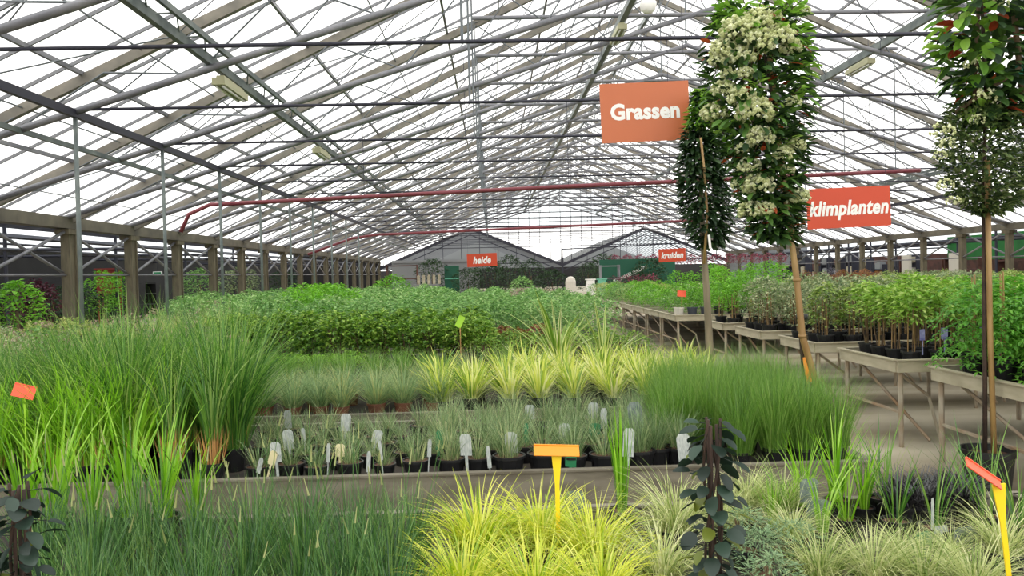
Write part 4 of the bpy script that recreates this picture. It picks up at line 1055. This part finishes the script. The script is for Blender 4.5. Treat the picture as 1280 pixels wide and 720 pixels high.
    tag(t, 'tall leaning standard tree covered in cream flower clusters, tied to bamboo', 'tree')
flowering_tree()
def evergreen():
    Y = 9.55
    base = P(888, 512, Y); base.z = 0; t = empty('evergreen_standard', base)
    def W(px, py, dy=0): return P(px, py, Y + dy) - base
    obj('pot', pot_mesh(.17, .3), t); obj('soil', soil_mesh(.17, .3), t)
    obj('trunk', path_tube([Vector((0, 0, .25)), W(887, 435), W(883, 360), W(879, 300), W(876, 230, .05), W(876, 150, .05)], .055, .02, MT['greybark'], 'trunk'), t)
    m = MB(); m.tube([W(880, 330, -.22), W(884, 270, -.24), W(881, 220, -.26), W(876, 172, -.28)], .016, 8, 0, .5, .014); obj('bamboo_cane', m.mesh('bamboo_cane', MT['bamboo'], True), t)
    m = MB(); rg = random.Random(21)
    st = [(112, 880, 8), (150, 879, 16), (180, 875, 22), (215, 877, 28), (260, 882, 30), (290, 886, 26), (308, 888, 10)]
    for i in range(2600):
        py = rg.uniform(112, 308)
        for a, b in zip(st, st[1:]):
            if a[0] <= py <= b[0]: f = (py - a[0]) / (b[0] - a[0]); cx, hw = a[1] + (b[1] - a[1]) * f, a[2] + (b[2] - a[2]) * f
        az = rg.uniform(0, 2 * PI); rr = rg.random() ** .45
        p = W(cx + hw * rr * math.cos(az), py, hw * rr * math.sin(az) / F * Y)
        mi = 1 if py < 160 and rg.random() < .7 else 0
        m.leaf(p, (math.cos(az), math.sin(az), rg.uniform(-.9, .5)), (rg.uniform(-.5, .5), rg.uniform(-.5, .5), 1), rg.uniform(.08, .13), rg.uniform(.036, .052), rg.random(), mi, .25, True)
    obj('foliage', m.mesh('foliage', [L['darkgreen'], L['youngleaf']]), t)
    m = MB(); m.box((0, 0, 0), (.03, .004, .16)); obj('paper_label', m.mesh('paper_label', MT['white']), t, W(887, 302, -.3), (0, -.1, .2))
    tag(t, 'narrow dark evergreen standard tree with grey trunk left of the flowering tree', 'tree')
evergreen()
def right_tree():
    Y = 5.75
    base = P(1235, 600, Y); base.z = 0; t = empty('standard_tree', base)
    def W(px, py, dy=0): return P(px, py, Y + dy) - base
    obj('pot', pot_mesh(.185, .32, n=24), t); obj('soil', soil_mesh(.185, .32), t)
    obj('trunk', path_tube([Vector((-.02, 0, .27)), W(1231, 450), W(1230, 350), W(1230, 250), W(1232, 100), W(1225, -40)], .017, .012, MT['darkbark'], 'trunk'), t)
    m = MB(); m.tube([Vector((.03, -.03, .27)), W(1238, 430, -.03), W(1236, 330, -.03), W(1234, 200, -.03)], .02, 8); obj('bamboo_cane', m.mesh('bamboo_cane', MT['bamboo'], True), t)
    m = MB(); m.tube([W(1195, 140, -.1), W(1275, 85, -.12)], .016, 8); m.tube([W(1268, 20, -.1), W(1282, 160, -.1)], .02, 8); m.tube([W(1225, -30, -.1), W(1218, 120, -.1)], .014, 8)
    obj('branch', m.mesh('branch', MT['bark'], True), t)
    m = MB(); q = W(1274, 88, -.1); m.tube([q - Vector((0, 0, .035)), q + Vector((0, 0, .035))], .026, 10); obj('tie_band', m.mesh('tie_band', MT['greentie'], True), t)
    rg = random.Random(31); m = MB()
    for i in range(4200):   # lower dense crown of small leaves
        py = rg.uniform(130, 268); f = (py - 130) / 138; hw = 66 * math.sqrt(max(.05, 1 - (2 * f - .85) ** 2 * .75)); az = rg.uniform(0, 2 * PI); rr = rg.random() ** .45
        p = W(1236 + hw * rr * math.cos(az), py, hw * rr * math.sin(az) / F * Y)
        m.leaf(p, (math.cos(az), math.sin(az), rg.uniform(-.6, .8)), (rg.uniform(-.5, .5), rg.uniform(-.5, .5), 1), rg.uniform(.045, .075), rg.uniform(.02, .03), rg.random(), 0)
    for i in range(850):    # upper loose crown of large leaves
        py = rg.uniform(-60, 150); hw = 72 if py < 70 else 72 - (py - 70) * .5; az = rg.uniform(0, 2 * PI); rr = rg.random() ** .5
        p = W(1244 + hw * rr * math.cos(az), py, hw * rr * math.sin(az) / F * Y)
        mi = 3 if rg.random() < .03 else (2 if math.cos(az) < .0 and rg.random() < .4 else 1)
        m.leaf(p, (math.cos(az), math.sin(az), rg.uniform(-.9, .5)), (rg.uniform(-.5, .5), rg.uniform(-.5, .5), 1), rg.uniform(.12, .18), rg.uniform(.055, .08), rg.random(), mi, .25, True)
    obj('foliage', m.mesh('foliage', [L['smalldark'], L['photinia'], L['youngleaf'], L['redleaf']]), t)
    for px, py, r in ((1178, 165, 14), (1186, 180, 10), (1232, 122, 14), (1216, 80, 10), (1250, 5, 10), (1182, 232, 10), (1192, 252, 9), (1175, 195, 8), (1222, 150, 9)):
        m = MB(); rr = r / F * Y
        for i in range(34):
            a, e = rg.uniform(0, 2 * PI), rg.uniform(-.5, 1); k = math.sqrt(max(0, 1 - e * e)); m.ico(Vector((math.cos(a) * k * rr, math.sin(a) * k * rr * .8, e * rr * .75)), rr * rg.uniform(.12, .2), rg.random())
        obj('flower_cluster', m.mesh('flower_cluster', [L['flower']]), t, W(px, py, -.28))
    tag(t, 'standard tree in a black tub at the right edge with dark crown', 'tree')
right_tree()

# ------------------------------------------------------------------ background things
def shelf(x, y, w, h, mat, label, rz=0, goods=None):
    t = empty('display_shelf', (x, y, 0), rz)
    for s_ in (-1, 1):
        m = MB(); m.box((s_ * w / 2, 0, h / 2), (.06, .5, h)); obj('upright', m.mesh('upright', mat), t)
    for k in range(4):
        m = MB(); m.box((0, 0, .15 + (h - .2) * k / 3), (w - .05, .5, .05)); obj('shelf_board', m.mesh('shelf_board', mat), t)
    tag(t, label, 'shelf')
    return t
def tree(name, x, y, h, r, mat, label, group=None, n=700, trunk=.3):
    t = empty(name, (x, y, 0))
    m = MB(); m.tube([(0, 0, 0), (0, 0, h * .7)], .04, 6, 0, .5, .02); obj('stem', m.mesh('stem', MT['bark']), t)
    obj('crown', bush(n, r, h * (1 - trunk), h * trunk, .12 * r + .06, .06 * r + .03, mat, 4, None, .3, None, 0, .02), t)
    tag(t, label, 'tree' if name.endswith('tree') else 'shrub', group)
    return t
# centre background
for px, py, Y, h, r, mt, lab in (
    (540, 330, 44, 2.6, 1.0, 'darkgreen', 'dark shrub between brown shelf and green cabinet at the back'),
    (612, 340, 40, 2.2, 1.2, 'darkgreen', 'dark shrub directly under the heide sign'),
    (585, 345, 41, 2.0, .9, 'darkgreen', 'dark shrub at the lower left of the heide sign'),
    (637, 335, 44, 2.7, .9, 'darkgreen', 'dark tree just right of the heide sign'),
    (664, 345, 42, 2.4, .8, 'darkgreen', 'dark tree left of the valley post at the back'),
    (690, 350, 40, 1.8, .9, 'darkgreen', 'dark shrub at the foot of the valley post'),
    (755, 330, 42, 2.6, .9, 'darkgreen', 'dark tree under the right roof slope at the back'),
    (735, 345, 44, 2.2, .8, 'darkgreen', 'dark shrub right of the valley post'),
    (812, 340, 40, 2.3, .9, 'darkgreen', 'dark shrub behind the slanted green banner'),
    (490, 345, 30, 1.7, .8, 'brightleaf', 'bright green bush far back at the end of the left columns'),
    (400, 372, 21, 1.5, .6, 'brightleaf', 'bright green bush at the left of the far mass'),
    (652, 345, 30, 1.55, .5, 'hedge2', 'taller loose green shrub below the heide sign')):
    tree('background_shrub', XA(px, Y), Y, h, r, L[mt], lab, None)
shelf(XA(503, 43), 43, 1.6, 2.3, MT['brown'], 'brown wooden shelf stall far back on the left of the green cabinet')
for i in range(5):
    m = MB(); m.box((0, 0, .22), (.13, .2, .44)); m.box((0, 0, .46), (.09, .14, .06)); o = obj('boxed_goods', m.mesh('boxed_goods', MT['benchwood']), None, (XA(523, 42) + i * .27, 42, 1.25)); tag(o, f'pale boxed goods at the distant stall, {nth(i)} of five', 'box', 'pale boxes at the distant stall')
m = MB(); m.box((0, 0, .6), (1.5, .6, 1.2)); m.box((0, 0, 1.22), (1.55, .65, .05)); tag(obj('goods_table', m.mesh('goods_table', MT['grey']), None, (XA(530, 42), 42, 0)), 'grey counter carrying the pale boxed goods', 'table')
t = empty('green_cabinet', (XA(565, 44), 44, 0)); m = MB(); m.box((0, 0, 1.1), (.8, .6, 2.2)); bd = obj('body', m.mesh('body', MT['greenboard']), t); m = MB(); m.box((0, -.32, 1.5), (.76, .03, .04)); obj('trim_strip', m.mesh('trim_strip', MT['mint']), bd); tag(t, 'dark green cabinet at the back, left of the heide sign', 'cabinet')
m = MB(); m.box((0, 0, 1.3), (5, .2, 2.6)); m.box((0, -.12, 2.5), (5, .1, .12)); tag(obj('grey_partition', m.mesh('grey_partition', MT['grey']), None, (XA(545, 46), 46, 0)), 'grey partition behind the green cabinet', 'partition')
# green banner board with slanted lettering
c = P(797, 348, 41); t = empty('green_banner', (c.x, 41, 0)); m = MB(); m.box((0, 0, 1.2), (3.9, .06, 2.2)); m.box((-1.85, .05, .6), (.08, .08, 1.2)); m.box((1.85, .05, .6), (.08, .08, 1.2)); obj('panel', m.mesh('panel', MT['greenboard']), t)
cu = bpy.data.curves.new('lettering', 'FONT'); cu.body = 'TUINMEUBELEN'; cu.size = .26; cu.extrude = .003; cu.align_x = 'CENTER'
to = bpy.data.objects.new('tmp', cu); COL.objects.link(to); me = bpy.data.meshes.new_from_object(to.evaluated_get(bpy.context.evaluated_depsgraph_get())); bpy.data.objects.remove(to); me.materials.clear(); me.materials.append(MT['white'])
obj('lettering', me, t, (-.35, -.04, 1.45), (PI / 2, -.42, 0)); tag(t, 'green banner board with slanted white lettering at the back', 'banner')
for i in range(14):     # pink hanging baskets in a row
    px = 768 + i * 16; Y = 42; c = P(px, 324 - (px - 768) * .012, Y)
    t = empty('hanging_basket', c)
    obj('foliage', bush(160, .32, .5, -.3, .11, .08, L['pinkfl'], 2, None, .3, None, 0, .0), t)
    m = MB(); m.tube([(0, 0, .1), (0, 0, 1.0)], .01, 4); obj('hanger', m.mesh('hanger', MT['darkpipe']), t)
    tag(t, f'pink flowering hanging basket in the row beside the kruiden sign, {nth(i)}', 'hanging basket', 'pink hanging baskets in a row')
for i, (px, py) in enumerate(((783, 352), (792, 350), (800, 352), (808, 350), (815, 352), (770, 350))):
    p = P(px, 360, 33); tree('wine_red_plant', p.x, 33, 1.5, .45, L['wine'] if i % 2 else L['pinkfl'], f'wine red plant below the green banner, {nth(i)} as grouped' if False else ['wine red plant under the banner, at its left part', 'dark red plant under the banner, left of its middle', 'wine red plant under the banner, at its middle', 'dark red plant under the banner, right of its middle', 'wine red plant under the banner, at its right part', 'dark red plant left of the banner'][i], None, 240)
m = MB(); m.lathe([(.0, 1.5), (.1, 1.48), (.2, 1.4), (.25, 1.25), (.25, 1.0)], 16); m.box((0, 0, .5), (.5, .5, 1.0)); tag(obj('white_cloche', m.mesh('white_cloche', MT['pale']), None, (XA(713, 38), 38, 0)), 'white rounded cloche at the back right of the valley post', 'cloche')
for k, (px, mt, lab) in enumerate(((738, 'white', 'white box stack in the back right of the cloche'), (752, 'mint', 'mint coloured crate at the back beside the white boxes'))):
    m = MB(); m.box((0, 0, .55), (.42, .4, 1.1)); m.box((0, 0, 1.2), (.36, .36, .18)); m.box((0, 0, 1.33), (.46, .42, .05)); tag(obj('crate_stack', m.mesh('crate_stack', MT[mt]), None, (XA(px, 38), 38, 0)), lab, 'crate')
t = shelf(XA(762, 39), 39, .9, 2.0, MT['pipe'], 'open dark metal rack left of the green banner')
# right background: green tarpaulin, shelves, white panels
t = empty('green_tarpaulin_stall', (25.5, 39.6, 0)); m = MB(); m.box((0, 0, 2.5), (.08, 9, 1.3)); obj('tarpaulin', m.mesh('tarpaulin', MT['tarp']), t); m = MB()
for yy in (-4.4, 0, 4.4): m.box((.05, yy, 1.5), (.08, .08, 3.0))
obj('post', m.mesh('post', MT['darkpipe']), t); tag(t, 'green tarpaulin hung behind the right columns', 'tarpaulin')
for i, (y, w, lab) in enumerate(((36, 4.0, 'brown shelf with dark goods below the green tarpaulin'), (45, 4.5, 'brown shelf left of the green tarpaulin behind the columns'), (41, 3, 'brown shelf nearest the end of the green tarpaulin'))):
    shelf(24.6, y, w, 2.0 if i else 1.8, MT['brown'], lab, PI / 2)
for y, lab in ((39.9, 'pale panel beside the green tarpaulin'), (44.6, 'pale panel behind the right columns, left of the brown shelves')):
    m = MB(); m.box((0, 0, 1.1), (.1, .9, 2.2)); m.box((-.06, 0, 1.1), (.04, .8, 2.0)); tag(obj('pale_screen', m.mesh('pale_screen', MT['pale']), None, (23.4, y, 0)), lab, 'panel')
for i in range(12):
    y = 47 + i * 2.1; w_, h_ = R.uniform(.7, 1.5), R.uniform(1.7, 2.6)
    t = empty('goods_rack', (25.2, y, 0))
    m = MB()
    for a in (-w_ / 2, w_ / 2): m.box((0, a, h_ / 2), (.5, .06, h_))
    for k in range(3): m.box((0, 0, .3 + k * h_ * .32), (.5, w_, .05))
    obj('frame', m.mesh('frame', MT['darkpipe']), t)
    for k in range(3):
        m = MB(); hh = h_ * R.uniform(.12, .24); m.box((-.02, R.uniform(-.1, .1), .33 + k * h_ * .32 + hh / 2), (.4, w_ * R.uniform(.5, .85), hh)); m.box((-.02, 0, .34 + k * h_ * .32 + hh), (.3, w_ * .4, .05))
        obj('goods', m.mesh('goods', MT[R.choice(['pale', 'grey', 'terra', 'brown', 'benchwood', 'bluepot'])]), t)
    tag(t, f'distant rack of goods behind the right columns, {ORD[i] if i else "nearest"} one counting away from the green tarpaulin', 'rack', 'goods racks behind the right columns')
# left background under the low roof
for i, (px, Y, h, r, mt, lab) in enumerate(((20, 14.5, 1.75, .5, 'brightleaf', 'bright yellow green shrub beside the first left column'), (90, 22, 1.7, .7, 'darkgreen', 'dark round clipped shrub left of the second column'), (42, 20, 1.8, .6, 'wine', 'wine red shrub in the dark left bay'), (128, 27, 2.1, .6, 'brightleaf', 'bright green shrub right of the second left column'), (148, 28, 2.1, .5, 'brightleaf', 'bright green shrub left of the third column'), (250, 34, 2.2, .8, 'hedge2', 'green tree in the dark bay behind the fourth left column'), (300, 40, 2.3, 1.0, 'greyclimb', 'grey green tree in the dark bay further along the left columns'), (355, 44, 2.2, .9, 'darkgreen', 'dark green tree near the end of the left columns'))):
    tree('bay_shrub', XA(px, Y), Y, h, r, L[mt], lab)
for i in range(5):
    shelf(-16.5, 17 + i * 5, 4.2, 1.7, MT['dark'], f'black display shelf along the dark left wall, {["nearest", "second", "third", "fourth", "farthest"][i]} one', PI / 2)
m = MB(); m.box((0, 0, 1.75), (.9, .06, .9)); m.box((0, -.05, 2.22), (1.0, .1, .06)); m.box((-.4, 0, .65), (.06, .06, 1.3)); m.box((.4, 0, .65), (.06, .06, 1.3)); tag(obj('red_display', m.mesh('red_display', MT['redcloth']), None, (XA(136, 30), 30, 0)), 'red display panel in the dark left bay behind the third column', 'display')
t = empty('exit_light', P(197, 341.5, 33)); m = MB(); m.box((0, 0, 0), (.36, .06, .14)); obj('housing', m.mesh('housing', MT['white']), t); m = MB(); m.box((0, -.035, 0), (.3, .01, .09)); obj('panel', m.mesh('panel', MT['labelg']), t); m = MB(); m.tube([(0, 0, .05), (0, 0, 1.62)], .01, 4); obj('drop_rod', m.mesh('drop_rod', MT['darkpipe']), t); tag(t, 'small white and green emergency light in the dark left bay', 'light')

# ------------------------------------------------------------------ daylight
w = bpy.data.worlds.new('world'); sc.world = w; w.use_nodes = True
nt = w.node_tree; bg = nt.nodes['Background']; bg.inputs[0].default_value = (1.0, 0.985, 0.955, 1); bg.inputs[1].default_value = 1.0
sc.view_settings.view_transform = 'Standard'; sc.view_settings.look = 'None'; sc.view_settings.gamma = 1; sc.view_settings.use_curve_mapping = False
sc.view_settings.exposure = 1.38
cy = sc.cycles
cy.max_bounces = 6; cy.diffuse_bounces = 3; cy.glossy_bounces = 2; cy.transmission_bounces = 4; cy.transparent_max_bounces = 12
cy.use_denoising = True
